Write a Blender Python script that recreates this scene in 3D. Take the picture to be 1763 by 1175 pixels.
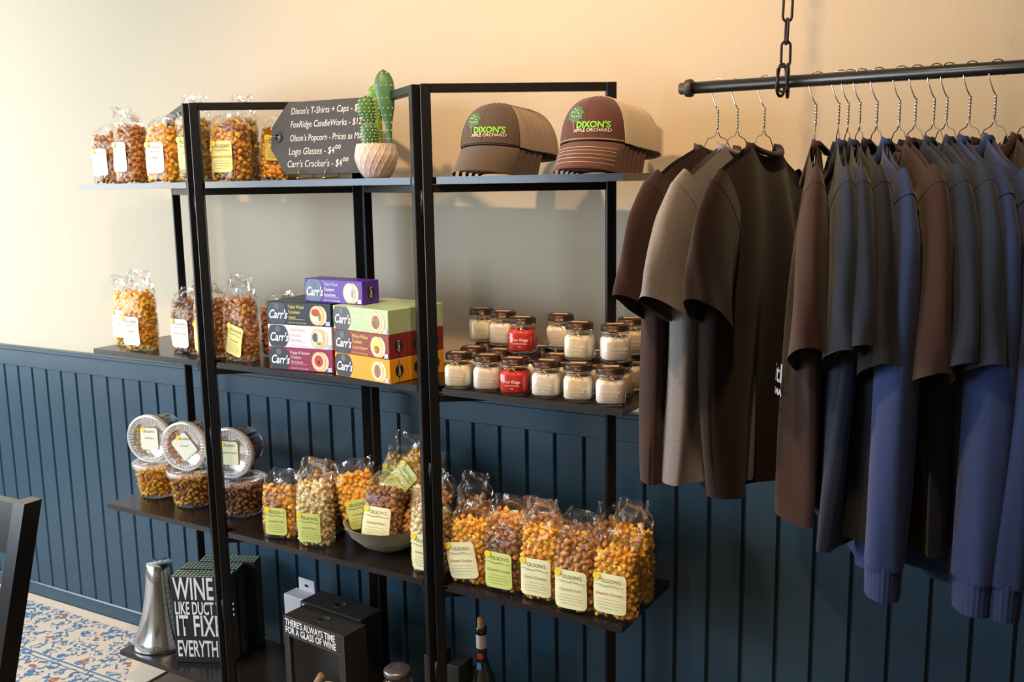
import bpy, bmesh, math, random
import numpy as np
from mathutils import Vector, Matrix

# ------------------------------------------------------------------ camera, world, lights, exposure
scene = bpy.context.scene
C = scene.collection
for o in list(bpy.data.objects):
    bpy.data.objects.remove(o)

cam_d = bpy.data.cameras.new('camera')
cam = bpy.data.objects.new('camera', cam_d)
C.objects.link(cam)
scene.camera = cam
cam_d.sensor_width = 36.0
cam_d.lens = 33.61
cam_d.clip_start = 0.02
CAM = Vector((3.6188, -2.2878, 1.6416))
FW = Vector((-0.4851, 0.8594, -0.1617)).normalized()
RT = Vector((0.8720, 0.4892, -0.0157)).normalized()
UP = RT.cross(FW).normalized()
cam.matrix_world = Matrix(((RT.x, UP.x, -FW.x, CAM.x), (RT.y, UP.y, -FW.y, CAM.y), (RT.z, UP.z, -FW.z, CAM.z), (0, 0, 0, 1)))
cam_d.dof.use_dof = True
cam_d.dof.focus_distance = 1.95
cam_d.dof.aperture_fstop = 11.0

w = bpy.data.worlds.new('daylight')
scene.world = w
w.use_nodes = True
w.node_tree.nodes['Background'].inputs[0].default_value = (0.62, 0.80, 1.0, 1)
w.node_tree.nodes['Background'].inputs[1].default_value = 1.2

scene.view_settings.view_transform = 'Standard'
scene.view_settings.look = 'None'
scene.view_settings.gamma = 1.0
scene.view_settings.exposure = 0.50
scene.view_settings.use_curve_mapping = False
try:
    scene.cycles.transparent_max_bounces = 32
except Exception:
    pass


def area_light(name, loc, target, sx, sy, power, col):
    d = bpy.data.lights.new(name, 'AREA')
    d.shape = 'RECTANGLE'; d.size = sx; d.size_y = sy; d.energy = power; d.color = col
    o = bpy.data.objects.new(name, d); C.objects.link(o)
    o.location = loc
    o.rotation_euler = (Vector(target) - Vector(loc)).to_track_quat('-Z', 'Y').to_euler()
    return o


def spot_light(name, loc, target, power, col, angle, blend, radius):
    d = bpy.data.lights.new(name, 'SPOT')
    d.energy = power; d.color = col; d.spot_size = math.radians(angle); d.spot_blend = blend; d.shadow_soft_size = radius
    o = bpy.data.objects.new(name, d); C.objects.link(o)
    o.location = loc
    o.rotation_euler = (Vector(target) - Vector(loc)).to_track_quat('-Z', 'Y').to_euler()
    return o


# daylight entering through the window in the left wall and the one behind the camera
area_light('window_daylight', (-1.26, -1.75, 1.62), (3.0, -1.2, 1.2), 2.3, 1.5, 84, (0.92, 0.94, 0.90))
area_light('front_window_daylight', (-0.1, -3.42, 1.62), (1.2, 0.0, 0.9), 1.7, 1.4, 54, (0.60, 0.79, 1.0))
# warm ceiling spots over the merchandise; the last one is added
spot_light('ceiling_spot', (2.2, -1.35, 2.74), (2.2, -0.1, 1.3), 70, (1.0, 0.66, 0.36), 105, 0.7, 0.04)
spot_light('ceiling_spot', (3.25, -1.35, 2.74), (3.2, -0.1, 1.4), 46, (1.0, 0.66, 0.36), 105, 0.7, 0.04)
spot_light('ceiling_spot', (2.75, -2.7, 2.76), (2.3, -0.3, 0.60), 40, (1.0, 0.70, 0.42), 36, 0.8, 0.05)  # added narrow spot to brighten the bags on the lower shelf

# ------------------------------------------------------------------ materials
MATS = {}


def _new(name):
    m = bpy.data.materials.new(name); m.use_nodes = True
    MATS[name] = m
    nt = m.node_tree
    return m, nt, nt.nodes['Principled BSDF']


def plain(name, col, rough=0.5, metal=0.0, spec=0.5, bump=0.0, bscale=60.0, var=0.0, vscale=20.0, coat=0.0, sheen=0.0, stretch=None):
    """principled material with optional procedural colour variation and fine relief"""
    m, nt, b = _new(name)
    b.inputs['Base Color'].default_value = (*col, 1)
    b.inputs['Roughness'].default_value = rough
    b.inputs['Metallic'].default_value = metal
    b.inputs['Specular IOR Level'].default_value = spec
    if coat: b.inputs['Coat Weight'].default_value = coat
    if sheen: b.inputs['Sheen Weight'].default_value = sheen
    tc = mp = None
    if bump or var:
        tc = nt.nodes.new('ShaderNodeTexCoord'); mp = nt.nodes.new('ShaderNodeMapping')
        nt.links.new(tc.outputs['Object'], mp.inputs[0])
        if stretch: mp.inputs['Scale'].default_value = stretch
    if var:
        n = nt.nodes.new('ShaderNodeTexNoise'); n.inputs['Scale'].default_value = vscale; n.inputs['Detail'].default_value = 4
        nt.links.new(mp.outputs[0], n.inputs['Vector'])
        mx = nt.nodes.new('ShaderNodeMix'); mx.data_type = 'RGBA'
        mx.inputs[6].default_value = (*[c * (1 - var) for c in col], 1)
        mx.inputs[7].default_value = (*[min(1, c * (1 + var)) for c in col], 1)
        nt.links.new(n.outputs[0], mx.inputs[0]); nt.links.new(mx.outputs[2], b.inputs['Base Color'])
    if bump:
        n = nt.nodes.new('ShaderNodeTexNoise'); n.inputs['Scale'].default_value = bscale; n.inputs['Detail'].default_value = 5
        nt.links.new(mp.outputs[0], n.inputs['Vector'])
        bp = nt.nodes.new('ShaderNodeBump'); bp.inputs['Strength'].default_value = bump; bp.inputs['Distance'].default_value = 0.004
        nt.links.new(n.outputs[0], bp.inputs['Height']); nt.links.new(bp.outputs[0], b.inputs['Normal'])
    return m


def popcorn(name, stops):
    """each kernel takes its own colour from the ramp; speckles of caramel glaze on top"""
    m, nt, b = _new(name)
    g = nt.nodes.new('ShaderNodeNewGeometry'); r = nt.nodes.new('ShaderNodeValToRGB')
    r.color_ramp.elements.remove(r.color_ramp.elements[0])
    for i, (p, c) in enumerate(stops):
        if i == 0: el = r.color_ramp.elements[0]; el.position = p
        else: el = r.color_ramp.elements.new(p)
        el.color = (*c, 1)
    nt.links.new(g.outputs['Random Per Island'], r.inputs[0])
    tc = nt.nodes.new('ShaderNodeTexCoord'); n = nt.nodes.new('ShaderNodeTexNoise')
    n.inputs['Scale'].default_value = 150; n.inputs['Detail'].default_value = 3
    nt.links.new(tc.outputs['Object'], n.inputs['Vector'])
    mx = nt.nodes.new('ShaderNodeMix'); mx.data_type = 'RGBA'; mx.blend_type = 'MULTIPLY'; mx.inputs[0].default_value = 0.12
    nt.links.new(r.outputs[0], mx.inputs[6]); nt.links.new(n.outputs[0], mx.inputs[7])
    gm = nt.nodes.new('ShaderNodeGamma'); gm.inputs[1].default_value = 0.85
    nt.links.new(mx.outputs[2], gm.inputs[0]); nt.links.new(gm.outputs[0], b.inputs['Base Color'])
    b.inputs['Roughness'].default_value = 0.42
    b.inputs['Subsurface Weight'].default_value = 0.0
    bp = nt.nodes.new('ShaderNodeBump'); bp.inputs['Strength'].default_value = 0.5; bp.inputs['Distance'].default_value = 0.003
    nt.links.new(n.outputs[0], bp.inputs['Height']); nt.links.new(bp.outputs[0], b.inputs['Normal'])
    return m


def clear(name, tint=(1, 1, 1), gloss=0.35, rough=0.05, haze=0.0, bump=0.0, bscale=40):
    """thin clear plastic or glass: transparent with fresnel gloss and a little milky haze"""
    m, nt, b = _new(name)
    nt.nodes.remove(b)
    out = nt.nodes['Material Output']
    t = nt.nodes.new('ShaderNodeBsdfTransparent'); t.inputs[0].default_value = (*tint, 1)
    g = nt.nodes.new('ShaderNodeBsdfGlossy'); g.inputs['Roughness'].default_value = rough; g.inputs[0].default_value = (1, 1, 1, 1)
    lw = nt.nodes.new('ShaderNodeLayerWeight'); lw.inputs[0].default_value = gloss
    mm = nt.nodes.new('ShaderNodeMath'); mm.operation = 'MULTIPLY_ADD'; mm.inputs[1].default_value = 0.6; mm.inputs[2].default_value = 0.02
    nt.links.new(lw.outputs['Fresnel'], mm.inputs[0])
    mx = nt.nodes.new('ShaderNodeMixShader')
    nt.links.new(mm.outputs[0], mx.inputs[0]); nt.links.new(t.outputs[0], mx.inputs[1]); nt.links.new(g.outputs[0], mx.inputs[2])
    last = mx
    if haze:
        d = nt.nodes.new('ShaderNodeBsdfDiffuse'); d.inputs[0].default_value = (0.9, 0.9, 0.9, 1)
        m2 = nt.nodes.new('ShaderNodeMixShader'); m2.inputs[0].default_value = haze
        nt.links.new(mx.outputs[0], m2.inputs[1]); nt.links.new(d.outputs[0], m2.inputs[2]); last = m2
    if bump:
        tc = nt.nodes.new('ShaderNodeTexCoord'); n = nt.nodes.new('ShaderNodeTexNoise')
        n.inputs['Scale'].default_value = bscale; n.inputs['Detail'].default_value = 3; n.inputs['Distortion'].default_value = 1.5
        nt.links.new(tc.outputs['Object'], n.inputs['Vector'])
        bp = nt.nodes.new('ShaderNodeBump'); bp.inputs['Strength'].default_value = bump; bp.inputs['Distance'].default_value = 0.006
        nt.links.new(n.outputs[0], bp.inputs['Height'])
        nt.links.new(bp.outputs[0], g.inputs['Normal']); nt.links.new(bp.outputs[0], lw.inputs['Normal'])
    nt.links.new(last.outputs[0], out.inputs[0])
    return m


plain('wall_paint', (0.56, 0.48, 0.365), 0.75, bump=0.22, bscale=95, var=0.03, vscale=3, spec=0.25)
plain('wainscot_paint', (0.029, 0.066, 0.100), 0.32, bump=0.10, bscale=30, var=0.18, vscale=9, spec=0.5)
plain('ceiling_paint', (0.42, 0.40, 0.37), 0.9, spec=0.2)
plain('floor_wood', (0.15, 0.10, 0.065), 0.6, var=0.2, vscale=30, bump=0.3, bscale=200)
plain('window_white', (0.8, 0.8, 0.78), 0.4)
plain('black_metal', (0.0045, 0.0045, 0.0055), 0.36, spec=0.32)
plain('espresso_board', (0.013, 0.0105, 0.010), 0.24, bump=0.05, bscale=40, var=0.3, vscale=30, spec=0.6, stretch=(1, 12, 12))
plain('black_lacquer', (0.008, 0.008, 0.010), 0.22, spec=0.6)
plain('steel', (0.62, 0.63, 0.66), 0.16, metal=1.0)
plain('hinge_steel', (0.03, 0.035, 0.05), 0.35, metal=0.6)
plain('wire', (0.55, 0.54, 0.53), 0.22, metal=1.0)
plain('pipe', (0.010, 0.009, 0.009), 0.30, spec=0.6, bump=0.05, bscale=80)
plain('pipe_cap', (0.055, 0.045, 0.038), 0.5, metal=0.3, bump=0.2, bscale=90)
plain('chain_iron', (0.010, 0.009, 0.008), 0.5, metal=0.2)
plain('paper_cream', (0.80, 0.82, 0.52), 0.45, var=0.04)
plain('paper_green', (0.60, 0.72, 0.22), 0.45, var=0.06)
plain('paper_pale', (0.86, 0.86, 0.70), 0.45, var=0.03)
plain('paper_yellow', (0.82, 0.76, 0.22), 0.45, var=0.05)
plain('dot_yellow', (0.90, 0.72, 0.03), 0.4)
plain('ink_brown', (0.10, 0.055, 0.03), 0.6)
plain('ink_red', (0.32, 0.10, 0.05), 0.6)
plain('ink_white', (0.85, 0.85, 0.88), 0.5)
plain('ink_black', (0.015, 0.015, 0.018), 0.5)
clear('bag_film', gloss=0.22, rough=0.07, haze=0.012, bump=0.7, bscale=34)
clear('tub_plastic', gloss=0.22, rough=0.06, haze=0.015)
clear('lid_plastic', gloss=0.35, rough=0.12, haze=0.12)
clear('jar_glass', gloss=0.35, rough=0.02)
clear('window_glass', gloss=0.3, rough=0.0)
clear('display_pane', gloss=0.05, rough=0.05)
clear('rim_clear', gloss=0.35, rough=0.10, haze=0.10)
clear('lid_rim', gloss=0.5, rough=0.12, haze=0.42)  # strong haze paints in the light on the lying tubs' rims
popcorn('corn_caramel', [(0, (0.36, 0.12, 0.022)), (0.5, (0.56, 0.22, 0.045)), (1, (0.74, 0.38, 0.11))])
popcorn('corn_cheddar', [(0, (0.88, 0.33, 0.012)), (0.5, (0.98, 0.47, 0.02)), (1, (1.0, 0.62, 0.07))])
popcorn('corn_kettle', [(0, (0.84, 0.58, 0.20)), (0.5, (0.95, 0.78, 0.40)), (1, (1.0, 0.90, 0.60))])
popcorn('corn_mixed', [(0, (0.34, 0.12, 0.03)), (0.4, (0.50, 0.20, 0.05)), (0.55, (0.85, 0.40, 0.03)), (1, (0.95, 0.55, 0.06))])
popcorn('corn_dark', [(0, (0.14, 0.05, 0.018)), (0.5, (0.30, 0.115, 0.035)), (1, (0.50, 0.24, 0.09))])
popcorn('corn_greenish', [(0, (0.40, 0.22, 0.06)), (0.5, (0.62, 0.42, 0.12)), (1, (0.80, 0.60, 0.14))])


# ------------------------------------------------------------------ mesh helpers
class MB:
    def __init__(s): s.v = []; s.f = []; s.sm = []

    def add(s, vs, fs, smooth=False):
        o = len(s.v); s.v += [tuple(p) for p in vs]; s.f += [tuple(i + o for i in f) for f in fs]; s.sm += [smooth] * len(fs)
        return s

    def box(s, x0, x1, y0, y1, z0, z1, M=None):
        vs = [Vector((x, y, z)) for z in (z0, z1) for y in (y0, y1) for x in (x0, x1)]
        if M is not None: vs = [M @ p for p in vs]
        return s.add(vs, [(0, 2, 3, 1), (4, 5, 7, 6), (0, 1, 5, 4), (2, 6, 7, 3), (0, 4, 6, 2), (1, 3, 7, 5)])

    def bbox(s, x0, x1, y0, y1, z0, z1, b):
        """box with chamfered vertical and horizontal edges (convex hull of inset corners)"""
        pts = []
        for x, sx in ((x0, 1), (x1, -1)):
            for y, sy in ((y0, 1), (y1, -1)):
                for z, sz in ((z0, 1), (z1, -1)):
                    pts += [(x, y + sy * b, z + sz * b), (x + sx * b, y, z + sz * b), (x + sx * b, y + sy * b, z)]
        bm = bmesh.new()
        for p in pts: bm.verts.new(p)
        bmesh.ops.convex_hull(bm, input=bm.verts)
        bmesh.ops.dissolve_limit(bm, angle_limit=0.02, verts=bm.verts, edges=bm.edges)
        bm.verts.index_update()
        s.add([v.co for v in bm.verts], [[v.index for v in f.verts] for f in bm.faces]); bm.free()
        return s

    def lathe(s, prof, n=32, M=None, smooth=True, cap0=False, cap1=False):
        vs = []; fs = []
        for r, z in prof:
            for i in range(n):
                a = 2 * math.pi * i / n
                vs.append(Vector((r * math.cos(a), r * math.sin(a), z)))
        for k in range(len(prof) - 1):
            for i in range(n):
                j = (i + 1) % n
                fs.append((k * n + i, k * n + j, (k + 1) * n + j, (k + 1) * n + i))
        if M is not None: vs = [M @ p for p in vs]
        s.add(vs, fs, smooth)
        o = len(s.v) - len(vs)
        if cap0: s.f.append(tuple(o + i for i in reversed(range(n)))); s.sm.append(False)
        if cap1: s.f.append(tuple(o + (len(prof) - 1) * n + i for i in range(n))); s.sm.append(False)
        return s

    def tube(s, pts, r, n=8, closed=False, smooth=True, flat=1.0):
        pts = [Vector(p) for p in pts]; m = len(pts)
        rs = r if isinstance(r, (list, tuple)) else [r] * m
        vs = []; fs = []
        up = None
        for k in range(m):
            a = pts[(k - 1) % m] if closed or k > 0 else pts[0]
            b = pts[(k + 1) % m] if closed or k < m - 1 else pts[-1]
            t = (b - a).normalized()
            if up is None:
                up = Vector((0, 0, 1)) if abs(t.z) < 0.9 else Vector((0, 1, 0))
            sx = t.cross(up)
            if sx.length < 1e-6: sx = t.orthogonal()
            sx.normalize(); up = sx.cross(t).normalized()
            for i in range(n):
                an = 2 * math.pi * i / n
                vs.append(pts[k] + rs[k] * (math.cos(an) * sx + flat * math.sin(an) * up))
        seg = m if closed else m - 1
        for k in range(seg):
            k2 = (k + 1) % m
            for i in range(n):
                j = (i + 1) % n
                fs.append((k * n + i, k * n + j, k2 * n + j, k2 * n + i))
        if not closed:
            fs.append(tuple(reversed(range(n)))); fs.append(tuple((m - 1) * n + i for i in range(n)))
        return s.add(vs, fs, smooth)

    def grid(s, fn, nu, nv, wrap=False, smooth=True):
        vs = [fn(i / (nu if wrap else nu - 1), j / (nv - 1)) for j in range(nv) for i in range(nu)]
        fs = []
        for j in range(nv - 1):
            for i in range(nu if wrap else nu - 1):
                i2 = (i + 1) % nu
                fs.append((j * nu + i, j * nu + i2, (j + 1) * nu + i2, (j + 1) * nu + i))
        return s.add(vs, fs, smooth)

    def prism(s, outline, y0, y1, smooth=False):
        """outline in xz extruded from y0 (front) to y1"""
        n = len(outline)
        vs = [(x, y0, z) for x, z in outline] + [(x, y1, z) for x, z in outline]
        fs = [tuple(range(n)), tuple(reversed(range(n, 2 * n)))] + [(i, i + n, (i + 1) % n + n, (i + 1) % n) for i in range(n)]
        return s.add(vs, fs, smooth)

    def mesh(s, name):
        me = bpy.data.meshes.new(name)
        me.from_pydata(s.v, [], s.f)
        me.polygons.foreach_set('use_smooth', s.sm)
        me.update()
        return me


def link(name, me, mat=None, parent=None, loc=None, rot=None, shared=False):
    o = bpy.data.objects.new(name, me); C.objects.link(o)
    if parent is not None: o.parent = parent
    if loc is not None: o.location = loc
    if rot is not None: o.rotation_euler = rot
    if mat is not None:
        if not me.materials: me.materials.append(MATS[mat])
        if shared:
            o.material_slots[0].link = 'OBJECT'; o.material_slots[0].material = MATS[mat]
        elif me.materials[0] is None: me.materials[0] = MATS[mat]
    return o


def build(mb, name, mat, parent=None, loc=None, rot=None):
    return link(name, mb.mesh(name), mat, parent, loc, rot)


def tag(o, label, cat, group=None):
    o['label'] = label; o['category'] = cat
    if group: o['group'] = group
    return o


def thing(name, label, cat, loc=(0, 0, 0), rot=(0, 0, 0), group=None):
    o = bpy.data.objects.new(name, None); C.objects.link(o)
    o.empty_display_size = 0.05
    o.location = loc; o.rotation_euler = rot
    return tag(o, label, cat, group)


def structure(o): o['kind'] = 'structure'; return o


TEXT = {}


def text_mesh(st, size, shear=0.0, bold=0.0, align='CENTER', squeeze=1.0):
    key = (st, size, shear, bold, align, squeeze)
    if key not in TEXT:
        cu = bpy.data.curves.new('lettering', 'FONT')
        cu.body = st; cu.size = size; cu.shear = shear; cu.offset = bold; cu.align_x = align; cu.align_y = 'CENTER'
        cu.resolution_u = 3; cu.fill_mode = 'FRONT'
        t = bpy.data.objects.new('lettering', cu); C.objects.link(t)
        bpy.context.view_layer.update()
        me = bpy.data.meshes.new_from_object(t.evaluated_get(bpy.context.evaluated_depsgraph_get()))
        bpy.data.objects.remove(t); bpy.data.curves.remove(cu)
        me.name = 'lettering'
        if squeeze != 1.0:
            for v in me.vertices: v.co.x *= squeeze
        me.materials.clear()
        TEXT[key] = me
    return TEXT[key]


def front_text(st, size, mat, parent, x, y, z, rz=0.0, **k):
    """lettering that stands upright and faces -y of its parent"""
    me = text_mesh(st, size, **k)
    o = link('lettering', me, mat, parent, (x, y, z), (math.pi / 2, 0, rz), shared=True)
    return o


def round_rect(w, h, r, n=5, cx=0.0, cz=0.0):
    out = []
    for qx, qz, a0 in ((1, 1, 0), (-1, 1, 90), (-1, -1, 180), (1, -1, 270)):
        for i in range(n + 1):
            a = math.radians(a0 + 90 * i / n)
            out.append((cx + qx * (w / 2 - r) + r * math.cos(a), cz + qz * (h / 2 - r) + r * math.sin(a)))
    return out


# shelf frame: s along the front edge, d behind the front edge, h above the board
SL = -0.025335
EX = Vector((1, SL, 0)).normalized(); NX = Vector((-SL, 1, 0)).normalized()
SO = Vector((1.01812, -0.35479, 0))
ZS = (1.66175, 1.15404, 0.64723, 0.13968)
SLEN = 1.8098; SDEP = 0.292
RZ0 = math.atan2(EX.y, EX.x)


def SP(k, s, d, h=0.0):
    p = SO + EX * s + NX * d
    return Vector((p.x, p.y, ZS[k] + h))
# ------------------------------------------------------------------ the room
X0, X1, Y0, ZC = -1.35, 8.2, -3.6, 2.85
PITCH = 0.088
wall = structure(build(MB().box(X0, X1, 0.0, 0.10, 0.0, ZC), 'wall_back', 'wall_paint'))
# beadboard: every board its own piece, joints recessed against a dark backing
board_me = None
zb0, zb1 = 0.055, 0.968
mb = MB()
g = 0.0058; hw = PITCH / 2
mb.prism([(-hw + g, zb0), (hw - g, zb0), (hw - g, zb1), (-hw + g, zb1)], -0.006, 0.0)
bm_ = MB()
pts = [(-hw + 0.0028, 0.0), (-hw + 0.0028, -0.0035), (-hw + g + 0.001, -0.010), (hw - g - 0.001, -0.010), (hw - 0.0028, -0.0035), (hw - 0.0028, 0.0)]
n_ = len(pts)
bm_.add([(x, y, zb0) for x, y in pts] + [(x, y, zb1) for x, y in pts],
        [(i, i + 1, i + 1 + n_, i + n_) for i in range(n_ - 1)] + [tuple(range(n_, 2 * n_)), tuple(reversed(range(n_)))])
board_me = bm_.mesh('board')
i0 = int(math.ceil((X0 + 0.05) / PITCH)); i1 = int((X1 - 0.05) / PITCH)
for i in range(i0, i1):
    link('board', board_me, 'wainscot_paint', wall, ((i + 0.5) * PITCH, -0.0002, 0))
plain('joint_dark', (0.012, 0.022, 0.034), 0.6)
build(MB().box(X0, X1, -0.0012, 0.0, zb0, zb1), 'backing_panel', 'joint_dark', wall)
tr = structure(build(MB().bbox(X0, X1, -0.019, 0.0, 0.967, 1.032, 0.002), 'trim_1', 'wainscot_paint'))
build(MB().bbox(X0, X1, -0.034, 0.0, 1.032, 1.047, 0.004), 'rail_cap', 'wainscot_paint', tr)
structure(build(MB().bbox(X0, X1, -0.018, 0.0, 0.0, 0.060, 0.004), 'baseboard_back', 'wainscot_paint'))
structure(build(MB().box(X0, X1, Y0, 0.0, -0.06, 0.0), 'floor', 'floor_wood'))
structure(build(MB().box(X0, X1, Y0, 0.0, ZC, ZC + 0.08), 'ceiling', 'ceiling_paint'))
structure(build(MB().box(X1, X1 + 0.1, Y0, 0.1, 0, ZC), 'wall_right', 'wall_paint'))
wz0, wz1 = 0.85, 2.4


def wall_hole(name, axis, c, a0, a1, h0, h1):
    """a wall with one window opening; axis 'x' = plane of constant x"""
    m = MB()
    for (p0, p1, z0, z1) in ((a0[0], h0, 0, ZC), (h1, a0[1], 0, ZC), (h0, h1, 0, wz0), (h0, h1, wz1, ZC)):
        if axis == 'x': m.box(c, c + a1, p0, p1, z0, z1)
        else: m.box(p0, p1, c, c + a1, z0, z1)
    return structure(build(m, name, 'wall_paint'))


wall_hole('wall_left', 'x', X0 - 0.1, (Y0, 0.1), 0.1, -2.95, -0.55)
wall_hole('wall_front', 'y', Y0 - 0.1, (X0, X1), 0.1, -1.05, 0.95)


def window(name, M, w_):
    m = MB(); h_ = wz1 - wz0
    for a, b, c_, d_ in ((0, w_, 0, 0.05), (0, w_, h_ - 0.05, h_), (0, 0.05, 0.05, h_ - 0.05), (w_ - 0.05, w_, 0.05, h_ - 0.05), (w_ / 2 - 0.025, w_ / 2 + 0.025, 0.05, h_ - 0.05)):
        m.box(a, b, -0.03, 0.03, c_, d_, M)
    f = structure(build(m, name, 'window_white'))
    for a, b in ((0.05, w_ / 2 - 0.025), (w_ / 2 + 0.025, w_ - 0.05)):
        build(MB().box(a, b, -0.003, 0.003, 0.05, h_ - 0.05, M), 'pane', 'window_glass', f)
    return f


window('window_1', Matrix.Translation((X0 - 0.05, -2.95, wz0)) @ Matrix.Rotation(math.pi / 2, 4, 'Z'), 2.4)
window('window_2', Matrix.Translation((-1.05, Y0 - 0.05, wz0)), 2.0)

# ------------------------------------------------------------------ rug with printed scroll pattern
m, nt, b = _new('rug_print')
N = nt.nodes; Lk = nt.links
tc = N.new('ShaderNodeTexCoord')
sep = N.new('ShaderNodeSeparateXYZ'); Lk.new(tc.outputs['Object'], sep.inputs[0])


def math_node(op, a, b_=None, c_=None):
    n = N.new('ShaderNodeMath'); n.operation = op
    for i, q in enumerate((a, b_, c_)):
        if q is None: continue
        if isinstance(q, (int, float)): n.inputs[i].default_value = q
        else: Lk.new(q, n.inputs[i])
    return n.outputs[0]


def mixc(fac, a, b_):
    n = N.new('ShaderNodeMix'); n.data_type = 'RGBA'
    Lk.new(fac, n.inputs[0])
    for i, q in ((6, a), (7, b_)):
        if isinstance(q, tuple): n.inputs[i].default_value = (*q, 1)
        else: Lk.new(q, n.inputs[i])
    return n.outputs[2]


# coordinates of the bordered field: u along the wall, v away from the wall edge of the rug
noi = N.new('ShaderNodeTexNoise'); noi.inputs['Scale'].default_value = 9; noi.inputs['Detail'].default_value = 3
Lk.new(tc.outputs['Object'], noi.inputs['Vector'])
warp = math_node('MULTIPLY', math_node('SUBTRACT', noi.outputs[0], 0.5), 0.06)
ux = math_node('ADD', sep.outputs[0], warp); vy = math_node('ADD', sep.outputs[1], warp)


def scroll(pu, pv, r0, wdt, off=0.0):
    """ring of radius r0 in every pu x pv cell"""
    a = math_node('SUBTRACT', math_node('MODULO', math_node('ADD', ux, 40.0 + off), pu), pu / 2)
    c_ = math_node('SUBTRACT', math_node('MODULO', math_node('ADD', vy, 40.0 + off), pv), pv / 2)
    r = math_node('SQRT', math_node('ADD', math_node('MULTIPLY', a, a), math_node('MULTIPLY', c_, c_)))
    an = math_node('ARCTAN2', c_, a)
    pet = math_node('MULTIPLY', math_node('SINE', math_node('MULTIPLY', an, 6.0)), r0 * 0.16)
    return math_node('LESS_THAN', math_node('ABSOLUTE', math_node('SUBTRACT', math_node('ADD', r, pet), r0)), wdt), r, an


m1, r1, a1 = scroll(0.17, 0.15, 0.062, 0.0045)
m2, r2, a2 = scroll(0.17, 0.15, 0.040, 0.007, 0.06)
m3, r3, a3 = scroll(0.085, 0.075, 0.013, 0.009, 0.02)
vor = N.new('ShaderNodeTexVoronoi'); vor.inputs['Scale'].default_value = 17; vor.inputs['Randomness'].default_value = 0.8
Lk.new(tc.outputs['Object'], vor.inputs['Vector'])
leaf = math_node('LESS_THAN', vor.outputs['Distance'], 0.30)
vor2 = N.new('ShaderNodeTexVoronoi'); vor2.inputs['Scale'].default_value = 9; vor2.inputs['Randomness'].default_value = 0.9
Lk.new(tc.outputs['Object'], vor2.inputs['Vector'])
red = math_node('LESS_THAN', vor2.outputs['Distance'], 0.17)
field = (0.66, 0.55, 0.44)
col = mixc(math_node('MAXIMUM', m1, m2), field, (0.075, 0.17, 0.30))
col = mixc(m3, col, (0.11, 0.22, 0.36))
col = mixc(leaf, col, (0.085, 0.19, 0.33))
col = mixc(red, col, (0.36, 0.14, 0.10))
# wear, then the plain cream border round the field
wn = N.new('ShaderNodeTexNoise'); wn.inputs['Scale'].default_value = 60; wn.inputs['Detail'].default_value = 4
Lk.new(tc.outputs['Object'], wn.inputs['Vector'])
col = mixc(math_node('GREATER_THAN', wn.outputs[0], 0.53), col, field)
inb = math_node('MULTIPLY', math_node('LESS_THAN', sep.outputs[1], -0.065), math_node('LESS_THAN', math_node('ADD', sep.outputs[0], math_node('MULTIPLY', sep.outputs[1], 0.9)), 0.70))
stripe = math_node('LESS_THAN', math_node('ABSOLUTE', math_node('ADD', sep.outputs[1], 0.335)), 0.004)
stripe2 = math_node('LESS_THAN', math_node('ABSOLUTE', math_node('ADD', sep.outputs[1], 0.355)), 0.0025)
col = mixc(math_node('MAXIMUM', stripe, stripe2), col, (0.09, 0.19, 0.33))
col = mixc(inb, (0.72, 0.60, 0.47), col)
Lk.new(col, b.inputs['Base Color']); b.inputs['Roughness'].default_value = 0.95; b.inputs['Specular IOR Level'].default_value = 0.1
bp = N.new('ShaderNodeBump'); bp.inputs['Strength'].default_value = 0.5; bp.inputs['Distance'].default_value = 0.004
wn2 = N.new('ShaderNodeTexNoise'); wn2.inputs['Scale'].default_value = 350; Lk.new(tc.outputs['Object'], wn2.inputs['Vector'])
Lk.new(wn2.outputs[0], bp.inputs['Height']); Lk.new(bp.outputs[0], b.inputs['Normal'])
rug = build(MB().bbox(X0 + 0.05, 1.06, -2.1, -0.02, 0.0, 0.006, 0.002), 'rug', 'rug_print')
tag(rug, 'cream rug with blue and red scroll pattern lying along the panelled wall', 'rug')

# ------------------------------------------------------------------ folding shelf unit
unit = thing('shelf_unit', 'black folding metal shelf unit with four dark boards in front of the wall', 'shelf', SO, (0, 0, RZ0))
PA, PB, AA, BB = 0.506, 1.286, 0.390, 0.262     # s of the two front hinges, zigzag run and depth
PT = 1.876 - 0.0
TUBE = 0.024


def frame_panel(fs, fd, bs, bd):
    """one hinged rectangular frame from the front post (fs, fd) to the back post (bs, bd), local shelf coords"""
    L_ = math.hypot(bs - fs, bd - fd); an = math.atan2(bd - fd, bs - fs)
    p = bpy.data.objects.new('frame_panel', None); C.objects.link(p); p.parent = unit
    p.empty_display_size = 0.05
    p.location = (fs, fd, 0); p.rotation_euler = (0, 0, an)
    t = TUBE / 2
    for x in (t + 0.003, L_ - t - 0.003):
        build(MB().bbox(x - t, x + t, -t, t, 0.012, PT, 0.0015), 'post', 'black_metal', p)
        build(MB().lathe([(0.009, 0.0), (0.011, 0.004), (0.011, 0.010), (0.007, 0.013)], 12, Matrix.Translation((x, 0, 0)), cap0=True), 'foot', 'black_metal', p)
    build(MB().bbox(2 * t + 0.003, L_ - 2 * t - 0.003, -t * 0.9, t * 0.9, PT - 0.020, PT, 0.0015), 'top_rail', 'black_metal', p)
    for z in ZS:
        z1 = z - 0.0172
        build(MB().bbox(2 * t + 0.003, L_ - 2 * t - 0.003, -t * 0.9, t * 0.9, z1 - 0.019, z1, 0.0015), 'rail', 'black_metal', p)


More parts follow.
